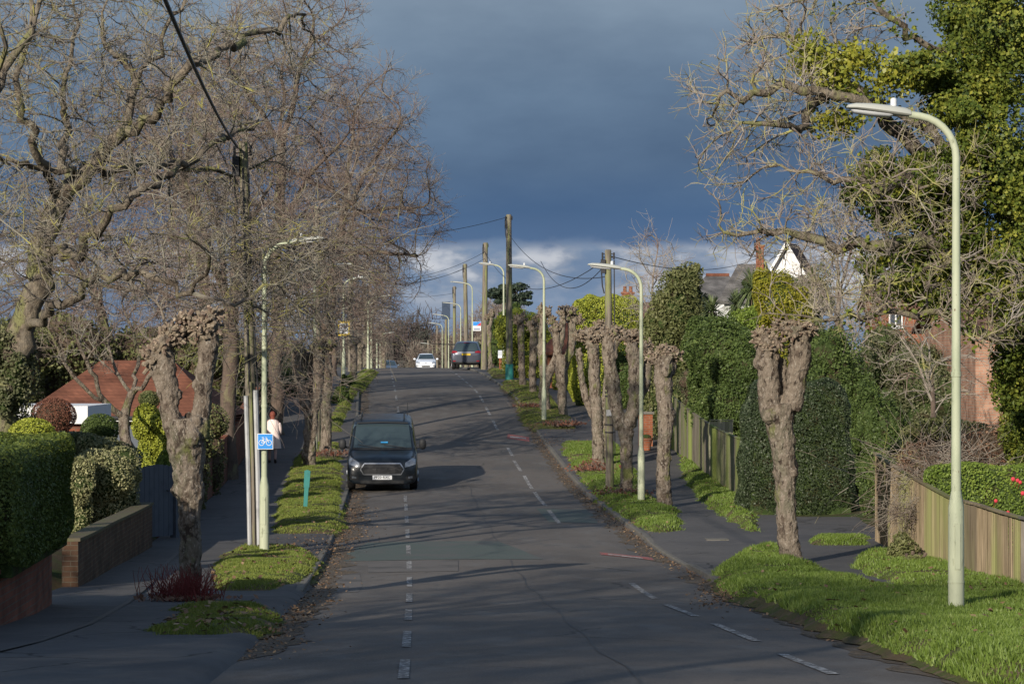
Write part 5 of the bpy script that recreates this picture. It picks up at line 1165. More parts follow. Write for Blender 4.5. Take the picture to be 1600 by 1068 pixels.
ib = [pb(1310,190,50,26,D-1,.6),pb(1300,110,60,46,D-1,.8),pb(1265,90,36,50,D-1,.6),pb(1390,120,45,40,D-1,.7),pb(1330,90,46,26,D-.8,.5)]
p, d = shell(ib, 4200, .9, .35, 1.2, 8); leafobj('pale_ivy', p, d, .040, M['lf_ivy_y'], t, .75, .9)
q = np.array([i for i in range(len(pos)) if rad[i] > .02]); 
qq = pos[rng.choice(q, 5200)] + rng.normal(size=(5200, 3))*.13; leafobj('climbing_ivy', qq[qq[:,0] > P(1290,0,D).x], (qq*0+np.array([0,-.6,.4]))[qq[:,0] > P(1290,0,D).x], .038, M['lf_ivy'], t, .75, .9)

# pine on the skyline and the dark woods beyond the crest
D = 205.; c = P(795, 500, D); t = thing('pine_tree', (c.x, D, gz(c.x, D)), 'flat-topped dark pine on the skyline right of the mossy pole', 'pine tree')
b = MB(); b.tube([(c.x-.2,D,gz(c.x,D)-.3),(c.x-.1,D,P(0,500,D).z),(c.x+.1,D,P(0,455,D).z)], [.28,.22,.12], 9)
for x, y in ((770,460),(820,462),(812,450),(780,452),(796,446)): b.tube([(c.x,D,P(0,478,D).z), tuple(P(x,y,D))], [.10,.04], 6)
b.build('trunk', M['bark_brown'], t, world=True)
ib = [pb(random.Random(q).uniform(764,828), random.Random(q+50).uniform(446,474), 7, 3.2, D, .6) for q in range(16)] + [pb(772,460,14,6,D,1.),pb(790,453,14,6,D,1.),pb(812,448,13,6,D,1.),pb(816,463,15,6,D,1.),pb(798,466,14,5,D,1.),pb(803,474,12,5,D,.8)]
p, d = shell(ib, 7000, .6, .3, 1.6, 9); leafobj('crown', p, d, .11, M['lf_pine'], t, .5, .9)
# the woods: many small leafless crowns read as one mass
D = 520.; V = []; rw = np.random.default_rng(3); ch = []
for k in range(560):
    x = rw.uniform(-250, 1100); dd = D + rw.uniform(-60, 60); hump = 9.5 + 2.6*math.sin(x*.021+1)+1.6*math.sin(x*.06) + (1.6 if 600 < x < 655 else 0); h = hump*rw.uniform(.7, 1.08); X = (x-800)/F*dd; z0 = float(prof(dd))
    z0 = P(0, 585, dd).z
    for s in range(110):
        a = rw.uniform(0, 6.28); el = rw.uniform(.1, 1.45); l = h*.20*rw.uniform(.5, 1); b0 = np.array([X+rw.normal()*h*.14, dd+rw.normal()*1., z0+h*rw.uniform(.1,.8)])
        e = b0+np.array([math.cos(a)*math.cos(el), math.sin(a)*math.cos(el), math.sin(el)])*l; m_ = (b0+e)/2+rw.normal(size=3)*.25; ch.append((np.stack([b0, m_, e]), np.array([.07,.06,.04])))
    ch.append((np.stack([[X,dd,z0-12],[X,dd,z0+h*.3],[X,dd,z0+h*.7]]), np.array([.5,.4,.2])))
M['woods'] = nmix(mat('distant_woods', (.075,.06,.058), .95, .05), [(.08,.45,.6,(.055,.060,.05))], world=True)
tag(tubemesh('woods', [(ch, 3)], M['woods'], None, world=False, smooth=False), kind='stuff')
# scrub under the woods' edge
p, d = shell([pb(x, 590, 40, 18+6*math.sin(x), 470., 14.) for x in range(420, 960, 30)], 30000, .3, .2, .1, 3); 
V = leafquads(p, d, .9); tag(mesh('woodland_undergrowth', V, [np.arange(len(V)).reshape(-1, 4)], M['woods']), kind='stuff')

# ------------------------------------------------------------------ pollarded street trees
tex = bpy.data.textures.new('burr', 'CLOUDS'); tex.noise_scale = .13; tex.noise_depth = 3
tex2 = bpy.data.textures.new('furrow', 'CLOUDS'); tex2.noise_scale = .05; tex2.noise_depth = 2
def pollard(D, xb, yb, stems, heads, label, seed, vox=.022, stubs=60, burrs=10, snag=0):
    """stems: list of [(px, py, width px, depth offset m)...]; heads: list of (px, py, rx, ry)"""
    s = D/F; X = (xb-800)*s; z0 = float(prof(D))+.03; rs_ = random.Random(seed)
    t = thing('pollard_tree', (X, D, z0), label, 'pollard tree', 'pollarded street trees')
    b = MB(); arms = []
    for k, st in enumerate(stems):
        pts = []; rd = []
        for (x, y, w_, *o) in st: pts.append(P(x, y, D)+Vector((0, o[0] if o else 0, 0))); rd.append(w_*s/2*.84)
        if k == 0: pts[0].z = z0-.15; pts.insert(1, pts[0]+Vector((0,0,.15+.12))); rd[0] *= 1.35; rd.insert(1, rd[1]*1.12 if False else rd[0]*.80)
        # resample with wobble
        P2 = []; R2 = []
        for i in range(len(pts)-1):
            m = max(2, int((pts[i+1]-pts[i]).length/.16))
            for j in range(m):
                u = j/m; P2.append(pts[i].lerp(pts[i+1], u)+Vector((rs_.gauss(0,.006), rs_.gauss(0,.006), 0))*(1 if D < 70 else 1.4)); R2.append((rd[i]*(1-u)+rd[i+1]*u)*(1+rs_.uniform(-.04,.05)))
        P2.append(pts[-1]); R2.append(rd[-1]*.9); b.tube(P2, R2, 14); arms.append((P2, R2))
    for P2, R2 in arms:
        for _ in range(burrs):
            i = min(len(P2)-1, int(len(P2)*(1-rs_.random()**1.8*.75))); a = rs_.uniform(0, 6.28); r_ = R2[i]*rs_.uniform(.25,.6)
            b.sphere(P2[i]+Vector((math.cos(a), math.sin(a), rs_.uniform(-.3,.3)))*R2[i]*.85, (r_, r_, r_*1.2), 8, 6)
    hd = []
    for (x, y, rx, ry) in heads:
        for _ in range(16):
            u = Vector((rs_.gauss(0,1), rs_.gauss(0,1), rs_.gauss(0,1))).normalized(); k = rs_.uniform(.25,.85)
            c = P(x, y, D)+Vector((u.x*rx*s*k, u.y*rx*s*k, u.z*ry*s*k)); r_ = rs_.uniform(.22,.42)*min(rx, ry)*s
            b.sphere(c, r_, 8, 6); hd.append((c, r_))
    if snag:
        pass
    o = b.build('trunk', M['bark_pollard'], t, world=True, smooth=True)
    rm = o.modifiers.new('fuse', 'REMESH'); rm.mode = 'VOXEL'; rm.voxel_size = vox; rm.use_smooth_shade = True
    dm = o.modifiers.new('burrs', 'DISPLACE'); dm.texture = tex; dm.strength = .048; dm.mid_level = .5; dm.texture_coords = 'OBJECT' if False else 'LOCAL'
    if vox < .03: d2 = o.modifiers.new('furrows', 'DISPLACE'); d2.texture = tex2; d2.strength = .034; d2.mid_level = .5
    c = MB()
    for _ in range(int(stubs*2.4)*len(heads)):
        cc, r_ = rs_.choice(hd); u = Vector((rs_.gauss(0,1), rs_.gauss(0,1), rs_.gauss(.35,1))).normalized()
        a = cc+u*r_*.8; l = rs_.uniform(.03,.10); q = rs_.uniform(.009,.028); c.tube([a, a+u*(r_*.3+l)], [q*1.1, q], 6)
    c.build('cut_stubs', M['cut_end'], t, world=True)
    return t
pollard(33., 295, 940, [[(295,940,38),(298,860,41),(297,790,44),(296,765,62),(294,740,52),(291,700,72),(290,655,70)], [(277,680,42),(266,640,38),(262,600,36),(258,560,36),(255,530,30)], [(305,680,50),(318,640,34),(319,600,32),(324,560,36),(328,520,34)], [(262,620,34),(248,585,24),(240,555,22)]],
        [(250,540,24,24),(275,522,26,16),(237,560,16,22),(315,515,22,22),(330,505,20,22),(292,500,16,10)], 'nearest pollard on the left with a swollen trunk and two clubbed arms', 1, stubs=60, vox=.018)
pollard(43., 1235, 885, [[(1236,885,38),(1229,820,38),(1227,740,40),(1222,690,46),(1218,655,52),(1216,630,66)], [(1205,650,40),(1202,610,40),(1200,570,40),(1196,540,34)], [(1236,640,40),(1244,600,38),(1250,560,40),(1250,525,38)], [(1222,640,24,.15),(1222,600,22,.2),(1224,560,20,.25)]],
        [(1200,535,24,22),(1190,528,14,14),(1248,522,22,20),(1228,510,18,12),(1262,515,12,14)], 'nearest pollard on the right with a forked top below the ivy-clad boughs', 2, stubs=70, vox=.02)
pollard(61., 1037, 798, [[(1038,798,27),(1036,730,25),(1039,680,26),(1041,655,32),(1038,620,28),(1036,590,34),(1038,560,40)]], [(1028,558,18,14),(1050,556,15,14),(1040,548,18,9)], 'single-stemmed pollard beside the second street lamp on the right', 3, vox=.024, stubs=60)
pollard(65.5, 978, 777, [[(978,777,22),(979,730,22),(979,690,24),(976,665,30)], [(970,670,24),(962,630,26),(956,590,26),(950,545,24),(948,520,20)], [(984,665,24),(994,620,26),(992,570,26),(988,535,22)], [(990,640,20,.2),(1010,600,18,.3),(1014,560,16,.3)]],
        [(950,520,18,14),(930,525,12,12),(986,530,18,14),(1008,545,14,14)], 'many-armed pollard between the strapped pole and the second lamp', 4, vox=.026)
pollard(75., 936, 728, [[(936,728,22),(934,680,22),(930,620,22),(928,570,22),(926,530,24)], [(933,660,18,.4),(915,620,14,.5),(908,580,12,.6),(905,545,12,.6)]], [(925,525,22,16),(905,525,12,12),(940,510,14,12)], 'dark slender pollard just left of the strapped pole', 5, vox=.028)
pollard(78., 944, 715, [[(944,712,16),(945,640,16),(950,590,15),(960,540,15),(968,525,14)]], [(968,520,18,12),(950,512,10,9)], 'leaning pollard hidden behind the dark slender one', 6, vox=.03, stubs=40)
pollard(94., 879, 656, [[(880,656,16),(878,610,17),(878,585,24),(875,560,22)], [(875,575,16),(870,540,15),(868,510,14)], [(882,575,14),(892,545,16),(895,515,16),(890,490,14)]], [(890,490,16,13),(868,515,10,12),(905,500,10,10)], 'pale pollard with a dark hollow behind the second group', 7, vox=.03, stubs=45)
pollard(96., 852, 650, [[(852,650,19),(850,610,19),(853,585,22)], [(850,590,16),(846,550,15),(848,510,14),(850,485,12)], [(855,590,16),(868,560,14),(878,525,13),(880,490,12)]], [(850,487,12,12),(880,485,13,11),(862,500,8,8)], 'white-flecked pollard with crossing arms right of the tallest pole', 8, vox=.03, stubs=45)
pollard(104., 832, 628, [[(833,628,13),(832,580,13),(834,540,16),(834,515,14)]], [(832,510,12,14),(842,500,8,9)], 'slender sunlit pollard left of the white-flecked one', 9, vox=.032, stubs=40)
pollard(110., 817, 612, [[(817,612,12),(815,570,12),(814,530,13),(813,500,14)]], [(813,500,12,12)], 'dark pollard nearest to the tallest pole', 10, vox=.034, stubs=40)
pollard(146., 766, 577, [[(766,577,8),(765,540,8),(764,510,10)], [(764,515,7),(768,498,7),(768,490,6)]], [(768,490,7,7),(760,495,5,6)], 'lone pale pollard between the mossy and the tallest pole', 11, vox=.045, stubs=24)
pollard(76., 484, 733, [[(484,733,22),(484,690,23),(486,655,26),(486,630,34)], [(478,640,20),(470,600,18),(464,565,20),(462,545,18)], [(490,640,22),(497,600,20),(498,565,22),(500,540,22)], [(484,640,16,.3),(486,590,16,.3),(484,550,16,.3)]],
        [(500,545,20,18),(470,560,20,16),(515,538,12,12)], 'twiggy-topped pollard left of the parked van', 12, vox=.028, stubs=60)
pollard(81., 509, 722, [[(508,722,22),(510,680,20),(509,640,20),(512,610,18),(511,585,18)]], [(510,575,12,14)], 'knobbly single-stemmed pollard close beside the van', 13, vox=.03, stubs=30)
for x, D_, yt, lb in ((552, 118, 530, 'small pollard at the narrowing left verge'), (561, 142, 540, 'far pollard on the left verge below the notice'), (573, 172, 530, 'far left pollard near the crest'), (751, 170, 525, 'far right pollard behind the minivan'), (744, 200, 530, 'far right pollard beyond the minivan'), (600, 215, 545, 'far left pollard beyond the crest')):
    yb = HY-float(prof(D_))*F/D_; w_ = .42*F/D_
    pollard(float(D_), x, yb, [[(x,yb,w_),(x+.5,(yb+yt)/2,w_),(x,yt+4,w_*1.1)]], [(x,yt+3,w_*.9,w_*.9)], lb, int(D_), vox=.055, stubs=20, burrs=5)
# thin shoots over the left pollards (used below)
def shoots(name, base, reach, n, m, label, cat, seed, rad_=.006, spread=.5, down=.0):
    rg = np.random.default_rng(seed); ch = []
    for _ in range(n):
        p = np.array(base)+rg.normal(size=3)*spread*np.array([1,.6,.4]); d = rg.normal(size=3)*np.array([1,.7,.6]); d[2] -= down; d /= np.linalg.norm(d); pts = [p]
        for k in range(7): d = d+rg.normal(size=3)*.18; d[2] -= down*.1; d /= np.linalg.norm(d); pts.append(pts[-1]+d*reach/7*rg.uniform(.7,1.2))
        ch.append((np.array(pts), np.linspace(rad_, rad_*.35, 8)))
    t = thing(name, tuple(base), label, cat); tubemesh('stems', [(ch, 4)], m, t); return t
c = P(285, 945, 32.6)
rg = np.random.default_rng(9); ch = []
for _ in range(330):
    p = np.array([c.x+rg.normal()*.20+.05, 32.4+rg.normal()*.22, float(prof(32.4))+.05]); d = np.array([rg.normal()*.35, rg.normal()*.35, 1.]); pts = [p]; h = rg.uniform(.15,.5)
    for k in range(4): d += rg.normal(size=3)*.2; pts.append(pts[-1]+d/np.linalg.norm(d)*h/4)
    ch.append((np.array(pts), np.linspace(.005,.002,5)))
t = thing('sucker_growth', (c.x, 32.4, float(prof(32.4))), 'dark red sucker shoots around the foot of the nearest left pollard', 'suckers')
M['red_twig'] = mat('red_twigs', (.16,.032,.028), .8, .2); tubemesh('shoots', [(ch, 4)], M['red_twig'], t)
litter_ = np.array([[c.x+.1+rg.normal()*.28, 32.2+rg.normal()*.2, float(prof(32.3))+.09] for _ in range(260)]); V = leafquads(litter_, np.array([0,0,1.]), .04); mesh('dead_leaves', V, [np.arange(len(V)).reshape(-1, 4)], M['lf_brown'], t, world=True)
for (x, y, lb, n_) in ((880,668,'rusty leaf heap and shoots at the pale pollard',260),(930,740,'rusty sucker shoots at the dark slender pollard',200),(975,778,'low russet shoots at the many-armed pollard',150),(516,716,'russet shoots at the knobbly pollard by the van',150),(830,640,'russet shoots at the slender sunlit pollard',150)):
    X, D_ = G(x, y); ch = []
    for _ in range(n_):
        p = np.array([X+rg.normal()*.25, D_+rg.normal()*.3, float(prof(D_))+.1]); d = np.array([rg.normal()*.6, rg.normal()*.6, .8]); pts = [p]; h = rg.uniform(.1,.38)
        for k in range(3): d += rg.normal(size=3)*.3; pts.append(pts[-1]+d/np.linalg.norm(d)*h/3)
        ch.append((np.array(pts), np.linspace(.008,.004,4)))
    t = thing('sucker_growth', (X, D_, float(prof(D_))), lb, 'suckers'); tubemesh('shoots', [(ch, 3)], M['twig_brown'], t)
    Q = np.array([[X+rg.normal()*.35, D_+rg.normal()*.4, float(prof(D_))+.15+abs(rg.normal())*.06] for _ in range(n_*2)]); V = leafquads(Q, np.array([0,0,1.]), .045); mesh('dead_leaves', V, [np.arange(len(V)).reshape(-1, 4)], M['lf_russet'], t, world=True)

# trees standing beside and behind the camera, out of frame: their shade falls over the near road and path
src = [o for o in sc.objects if o.parent is None and o.get('label', '').startswith(('tall bare tree rising', 'wide-spreading bare tree', 'bare tree with a stout'))]
k = 0
for (x, y, si, rz) in ((-10.5, 9, 0, 40), (-14, -2, 2, 300), (-17, -14, 1, 20)):
    o = copy_tree(src[si % len(src)]); o.location = (x, y, float(prof(y))+.2); o.rotation_euler = (0, 0, R(rz)); k += 1
    o['label'] = 'bare tree out of frame beside the photographer, casting shade on the near road'; o['group'] = 'trees beside the photographer'

shoots('overhanging_twigs', tuple(P(455,600,62.)), 1.5, 110, M['twig_brown'], 'loose bare twigs hanging over the path left of the twiggy-topped pollard', 'twigs', 5, rad_=.007, spread=.55, down=.3)
shoots('overhanging_twigs', tuple(P(420,530,56.)), 1.6, 120, M['twig_lichen'], 'lichened twigs drooping in front of the cycle sign lamp column', 'twigs', 6, rad_=.007, spread=.6, down=.2)
# made-up hedge added out of frame on the left to shade the near path
hb = []
for k in range(9):
    u = k/8; X = -17.5+8.2*u; D = 27.5-14.0*u; z = float(prof(D)); hb.append(((X, D, z+2.6), (1.5, 1.5, 2.65+.25*math.sin(k*2.1))))
t = thing('added_shade_hedge', (-13, 20, float(prof(20))), 'unseen evergreen hedge added out of frame at left to shade the near path', 'hedge')
p, d = shell(hb, 16000, .3, .12, .8, 4); leafobj('leaves', p, d, .10, M['lf_dark'], t); blobcore('inner_growth', hb, M['core'], t, .92, 3)

for x, y, D_, n_, sd, lb in ((440,385,46.,260,61,'lichened outer twigs hanging round the lantern with the cycle sign below'), (425,480,46.5,120,63,'twigs veiling the middle of the cycle sign lamp column'), (515,420,80.,110,64,'brown twigs around the second lantern on the left'), (500,500,80.,120,65,'brown twigs over the weathered left telegraph pole'), (545,470,112.,110,66,'far twigs over the yellow notice column')):
    shoots('overhanging_twigs', tuple(P(x,y,D_)), 1.5+D_*.006, n_, M['twig_lichen' if D_ < 60 else 'twig_brown'], lb, 'twigs', sd, rad_=.006+D_*.00004, spread=.55+D_*.004, down=.1)

shoots('bramble_stems', tuple(P(1490,735,45.2)), 1.1, 420, M['twig_grey'], 'tangle of pale dead stems over the brown climber behind the buff fence', 'brambles', 71, rad_=.006, spread=.62, down=.0)
shoots('bramble_stems', tuple(P(1420,800,44.5)), .8, 160, M['twig_brown'], 'thin dead stems leaning on the buff fence by its tall end', 'brambles', 72, rad_=.005, spread=.3, down=.2)
# ------------------------------------------------------------------ vehicles
def patchgrid(c00, c10, c11, c01, n=10, m=8):
    V = []
    for j in range(m+1):
        for i in range(n+1):
            u, v = i/n, j/m; a = np.array(c00)*(1-u)+np.array(c10)*u; b_ = np.array(c01)*(1-u)+np.array(c11)*u; V.append(a*(1-v)+b_*v)
    return V, [(j*(n+1)+i, j*(n+1)+i+1, (j+1)*(n+1)+i+1, (j+1)*(n+1)+i) for j in range(m) for i in range(n)]
def decal(name, quads, axis, body, m, par, off=.006, n=10, mm=8):
    """quads in the projection plane: front/back (x, z), side (y, z); wrapped onto the body"""
    b = MB()
    for q in quads:
        if axis in ('F', 'B'): y = -6 if axis == 'F' else 6; cs = [(a, y, c) for a, c in q]
        else: x = 3 if axis == 'R' else -3; cs = [(x, a, c) for a, c in q]
        V, f = patchgrid(*cs, n=n, m=mm); b.add(V, f)
    o = b.build(name, m, par, smooth=False)
    s = o.modifiers.new('wrap', 'SHRINKWRAP'); s.wrap_method = 'PROJECT'; s.target = body; s.offset = off; s.wrap_mode = 'ABOVE_SURFACE'
    s.use_project_x = axis in 'LR'; s.use_project_y = axis in 'FB'; s.use_project_z = False
    s.use_negative_direction = True; s.use_positive_direction = True
    for p in o.data.polygons: p.use_smooth = True
    return o
def carbody(stations, m, t, sub=2):
    V = []; n = None
    for (y, zb, zm, zs, zt, wb, wm, ws, wt) in stations:
        half = [(wb*.8, zb), (wb, zb+.05), (wm, zm), (wm, (zm+zs)/2), (ws, zs), (ws*.985, zs+.04), (wt*1.02, zt-.10), (wt*.92, zt-.02), (wt*.5, zt+.005)]
        ring_ = [(x, y, z) for x, z in half] + [(-x, y, z) for x, z in half[::-1]]
        n = len(ring_); V += ring_
    fs = [(i*n+k, (i+1)*n+k, (i+1)*n+(k+1) % n, i*n+(k+1) % n) for i in range(len(stations)-1) for k in range(n)]
    h = n//2; L_ = (len(stations)-1)*n
    for k in range(h-1): fs.append((k, k+1, n-2-k, n-1-k)); fs.append((L_+k+1, L_+k, L_+n-1-k, L_+n-2-k))
    b = MB(); b.add(V, fs); o = b.build('body', m, t, smooth=False)
    s = o.modifiers.new('smooth', 'SUBSURF'); s.levels = sub; s.render_levels = sub
    for p in o.data.polygons: p.use_smooth = True
    return o
M['tyre'] = mat('tyre_rubber', (.018,.018,.019), .9, .2); M['rim'] = mat('alloy_rim', (.35,.36,.38), .35, .5, .8)
M['carglass'] = mat('car_glass', (.035,.052,.058), .10, .8); M['black_trim'] = mat('black_plastic', (.022,.023,.025), .6, .3)  # glass base colour lifted and blued to suggest reflection
M['headlight'] = mat('headlamp_lens', (.22,.24,.27), .15, .8, .3); M['taillight'] = mat('red_lamp_lens', (.22,.010,.014), .2, .6); M['chrome'] = mat('chrome_strip', (.35,.36,.38), .3, .6, .9)
def wheel(t, x, y, r, wd):
    o = bpy.data.objects.new('wheel', None); col.objects.link(o); o.parent = t; o.location = (x, y, r)
    b = MB(); b.tube([(-wd/2,0,0),(-wd/2+.03,0,0),(wd/2-.03,0,0),(wd/2,0,0)], [r*.93, r, r, r*.93], 28); b.build('tyre', M['tyre'], o, smooth=True)
    b = MB(); s = 1 if x > 0 else -1
    b.tube([(s*(wd/2+.002),0,0),(s*(wd/2+.012),0,0)], [r*.64, r*.60], 20)
    for k in range(5):
        a = k*2*math.pi/5; b.tube([(s*(wd/2+.015),0,0),(s*(wd/2+.02),math.cos(a)*r*.58,math.sin(a)*r*.58)], .022, 5)
    b.build('rim', M['rim'], o)
def text(name, s, size, m, par, loc, rot, sx=1.0):
    cu = bpy.data.curves.new(name, 'FONT'); cu.body = s; cu.size = size; cu.align_x = 'CENTER'; cu.align_y = 'CENTER'; cu.extrude = .002
    o = bpy.data.objects.new(name, cu); col.objects.link(o)
    dg = bpy.context.evaluated_depsgraph_get(); me = bpy.data.meshes.new_from_object(o.evaluated_get(dg)); bpy.data.objects.remove(o)
    o = bpy.data.objects.new(name, me); col.objects.link(o); me.materials.clear(); me.materials.append(m); o.parent = par; o.location = loc; o.rotation_euler = rot; o.scale = (sx, 1, 1)
    return o
def seatset(t, y, xs, m, z=1.0):
    for x in xs:
        b = MB(); b.sphere((x, y, z), (.24,.09,.36), 12, 8); b.sphere((x, y, z+.42), (.13,.07,.12), 10, 6); b.build('seat', m, t, smooth=True)
# --- dark grey van, facing the camera
M['van_paint'] = mat('dark_blue_grey_paint', (.008,.012,.017), .36, .4, .0, Coat_Weight=.3, Coat_Roughness=.12)
X, D = G(597, 766); D += .1
slope = math.atan2(float(prof(D+3))-float(prof(D)), 3)
t = thing('parked_van', (X, D, float(prof(D))-.005), 'dark blue-grey panel van parked at the left kerb facing the camera', 'van', rz=R(-1.5)); t.rotation_euler = (slope, 0, R(2.5)); t.scale = (.955,.95,.95)
van = t
VB = [  # y, zb, zm, zs, zt, wb, wm, ws, wt
    (-.02, .22,.40,.50,.62, .60,.68,.66,.58), (.02, .18,.40,.58,.80, .86,.91,.88,.74), (.12, .18,.45,.72,.93, .94,.97,.95,.83), (.50, .20,.50,.88,1.03, .95,.985,.97,.86),
    (.98, .22,.52,.98,1.12, .95,.99,.975,.87), (1.05, .22,.52,1.0,1.18, .95,.99,.975,.88), (1.66, .22,.54,1.08,1.82, .95,.99,.975,.82), (1.95, .24,.56,1.10,1.93, .95,.99,.975,.84), (2.6, .24,.56,1.12,1.96, .95,.99,.98,.86),
    (4.9, .26,.56,1.15,1.95, .95,.99,.98,.86), (5.0, .28,.56,1.14,1.96, .93,.97,.96,.78), (5.02, .4,.6,1.1,1.85, .85,.9,.9,.7)]
body = carbody(VB, M['van_paint'], t)
decal('windscreen', [[(-.82,1.16),(.82,1.16),(.74,1.80),(-.74,1.80)]], 'F', body, M['carglass'], t, .008, 16, 12)
decal('grille', [[(-.50,.49),(.50,.49),(.58,.62),(-.58,.62)], [(-.58,.62),(.58,.62),(.47,.76),(-.47,.76)]], 'F', body, M['black_trim'], t, .012, 14, 6)
g = [(-.605,.62),(-.50,.775),(.50,.775),(.605,.62),(.52,.475),(-.52,.475),(-.605,.62)]
fr = []
for a, c in zip(g, g[1:]):
    d = Vector((c[0]-a[0], c[1]-a[1])).normalized()*.014; nn = Vector((-d.y, d.x)); fr.append([(a[0]-nn.x,a[1]-nn.y),(c[0]-nn.x,c[1]-nn.y),(c[0]+nn.x,c[1]+nn.y),(a[0]+nn.x,a[1]+nn.y)])
decal('grille_surround', fr, 'F', body, M['chrome'], t, .020, 8, 2)
decal('grille_bar', [[(-.53,.66),(.53,.66),(.52,.675),(-.52,.675)], [(-.54,.58),(.54,.58),(.55,.595),(-.55,.595)]], 'F', body, M['dark_metal'], t, .022, 12, 2)
for s in (-1, 1):
    h = decal('headlight', [[(s*.62,.66),(s*.92,.74),(s*.91,.95),(s*.64,.80)]], 'F', body, M['headlight'], t, .014, 8, 6)
    f = decal('fog_lamp', [[(s*.72,.36),(s*.84,.37),(s*.84,.43),(s*.72,.42)]], 'F', body, M['headlight'], t, .012, 4, 4)
    decal('lamp_bezel', [[(s*.66,.32),(s*.90,.33),(s*.90,.49),(s*.66,.46)]], 'F', body, M['black_trim'], t, .006, 6, 5)
    decal('side_window', [[(1.35,1.22),(2.35,1.24),(2.35,1.78),(1.72,1.78)]], 'R' if s > 0 else 'L', body, M['carglass'], t, .008)
    m_ = MB(); m_.sphere((s*1.13, 1.12, 1.26), (.105,.07,.155), 14, 10, lambda d: 1/(max(abs(d.x),abs(d.z),.6)**.35)); m_.tube([(s*.95,1.2,1.16),(s*1.08,1.15,1.18)], .03, 8); m_.build('wing_mirror', M['black_trim'], t, smooth=True)
    wheel(t, s*.87, .93, .335, .22); wheel(t, s*.87, 3.9, .335, .22)
decal('lower_intake', [[(-.60,.23),(.60,.23),(.60,.31),(-.60,.31)]], 'F', body, M['black_trim'], t, .008, 12, 3)
b = MB(); b.box(-.27,.27,-.062,-.045,.335,.455); pl_ = b.build('number_plate', M['sign_white'], t)
text('plate_lettering', 'PF22 RXC', .108, mat('plate_black', (.01,.01,.01), .6), pl_, (0,-.066,.395), (R(90),0,0), .98)
for s, x in ((1, .35), (1, -.35)):
    b = MB(); b.tube([(x+.3, .90, 1.17),(x-.33, 1.02, 1.25)], .012, 5); b.build('wiper', M['black_trim'], t)
for x in (-.62, .62):
    b = MB(); b.tube([(x,1.95,1.97),(x,4.8,1.99)], .02, 6); b.build('roof_rail', M['black_trim'], t)
b = MB(); b.tube([(.70,2.6,2.0),(.71,2.9,2.35)], .012, 5); b.build('aerial', M['black_trim'], t)
b = MB(); b.box(-.10,.10,.0,.012,0,.05); o = b.build('dashboard_card', mat('bright_blue_card', (.05,.30,.60), .6), t); o.location = (.05, 1.075, 1.30); o.rotation_euler = (R(-47),0,0)
decal('scuttle', [[(-.82,1.10),(.82,1.10),(.82,1.155),(-.82,1.155)]], 'F', body, M['black_trim'], t, .010, 14, 2)
b = MB(); b.tube([(-.72,1.66,1.83),(0,1.64,1.855),(.72,1.66,1.83)], .022, 6); b.build('roof_edge_trim', M['black_trim'], t)

# --- grey minivan seen from behind
M['mpv_paint'] = mat('grey_metallic_paint', (.055,.062,.085), .3, .5, .5, Coat_Weight=.6, Coat_Roughness=.1)
D = 155.; X = (732.5-800)/F*D
t = thing('minivan', (X, D, float(prof(D))-.005), 'dark grey minivan with a yellow rear plate driving away in the right lane', 'minivan', rz=R(180-3))
CB = [(-.0,.30,.50,.60,.70,.55,.65,.6,.5),(.08,.25,.5,.68,.82,.8,.86,.82,.68),(.45,.24,.52,.80,.95,.86,.91,.88,.74),(1.0,.24,.55,.90,1.06,.87,.93,.90,.76),(1.15,.24,.55,.92,1.12,.87,.93,.91,.76),
      (1.95,.24,.55,.95,1.62,.87,.93,.92,.66),(2.6,.24,.55,.96,1.70,.87,.93,.92,.68),(3.9,.25,.55,.98,1.68,.87,.93,.92,.67),(4.35,.28,.56,1.0,1.60,.86,.92,.90,.64),(4.62,.30,.56,.98,1.25,.84,.90,.87,.66),(4.72,.34,.56,.92,1.05,.80,.87,.83,.66),(4.76,.38,.55,.80,.92,.72,.80,.75,.6)]
for k in range(len(CB)): CB[k] = (CB[k][0]-2.4,) + CB[k][1:]
body = carbody(CB, M['mpv_paint'], t)
decal('rear_window', [[(-.70,1.08),(.70,1.08),(.58,1.52),(-.58,1.52)]], 'B', body, M['carglass'], t, .01, 12, 8)
decal('chrome_strip', [[(-.52,.985),(.52,.985),(.52,1.02),(-.52,1.02)]], 'B', body, M['chrome'], t, .014, 10, 2)
decal('rear_bumper', [[(-.78,.36),(.78,.36),(.80,.44),(-.80,.44)]], 'B', body, M['black_trim'], t, .012, 12, 3)
for s in (-1, 1):
    decal('tail_light', [[(s*.52,.98),(s*.86,.96),(s*.84,1.12),(s*.56,1.07)]], 'B', body, M['taillight'], t, .014, 6, 4)
    decal('reflector', [[(s*.62,.46),(s*.78,.46),(s*.78,.52),(s*.62,.52)]], 'B', body, M['taillight'], t, .016, 4, 2)
    decal('side_window', [[(-1.1,1.06),(1.75,1.08),(1.45,1.48),(-.55,1.52)]], 'R' if s > 0 else 'L', body, M['carglass'], t, .008, 14, 6)
    m_ = MB(); m_.sphere((s*1.0, -1.1, 1.06), (.09,.06,.08), 10, 8); m_.build('wing_mirror', M['mpv_paint'], t, smooth=True)
    wheel(t, s*.80, -1.5, .33, .21); wheel(t, s*.80, 1.45, .33, .21)
decal('brake_light', [[(-.17,1.565),(.17,1.565),(.17,1.60),(-.17,1.60)]], 'B', body, M['taillight'], t, .014, 6, 2)
b = MB(); b.box(-.26,.26,2.345,2.37,.83,.94); q = b.build('number_plate', mat('yellow_plate', (.75,.50,.02), .5, .3), t)
b = MB()
for k in range(7): b.box(-.2+k*.06, -.17+k*.06, 2.372, 2.376, .855, .915)
b.build('plate_marks', M['dark_metal'], q)
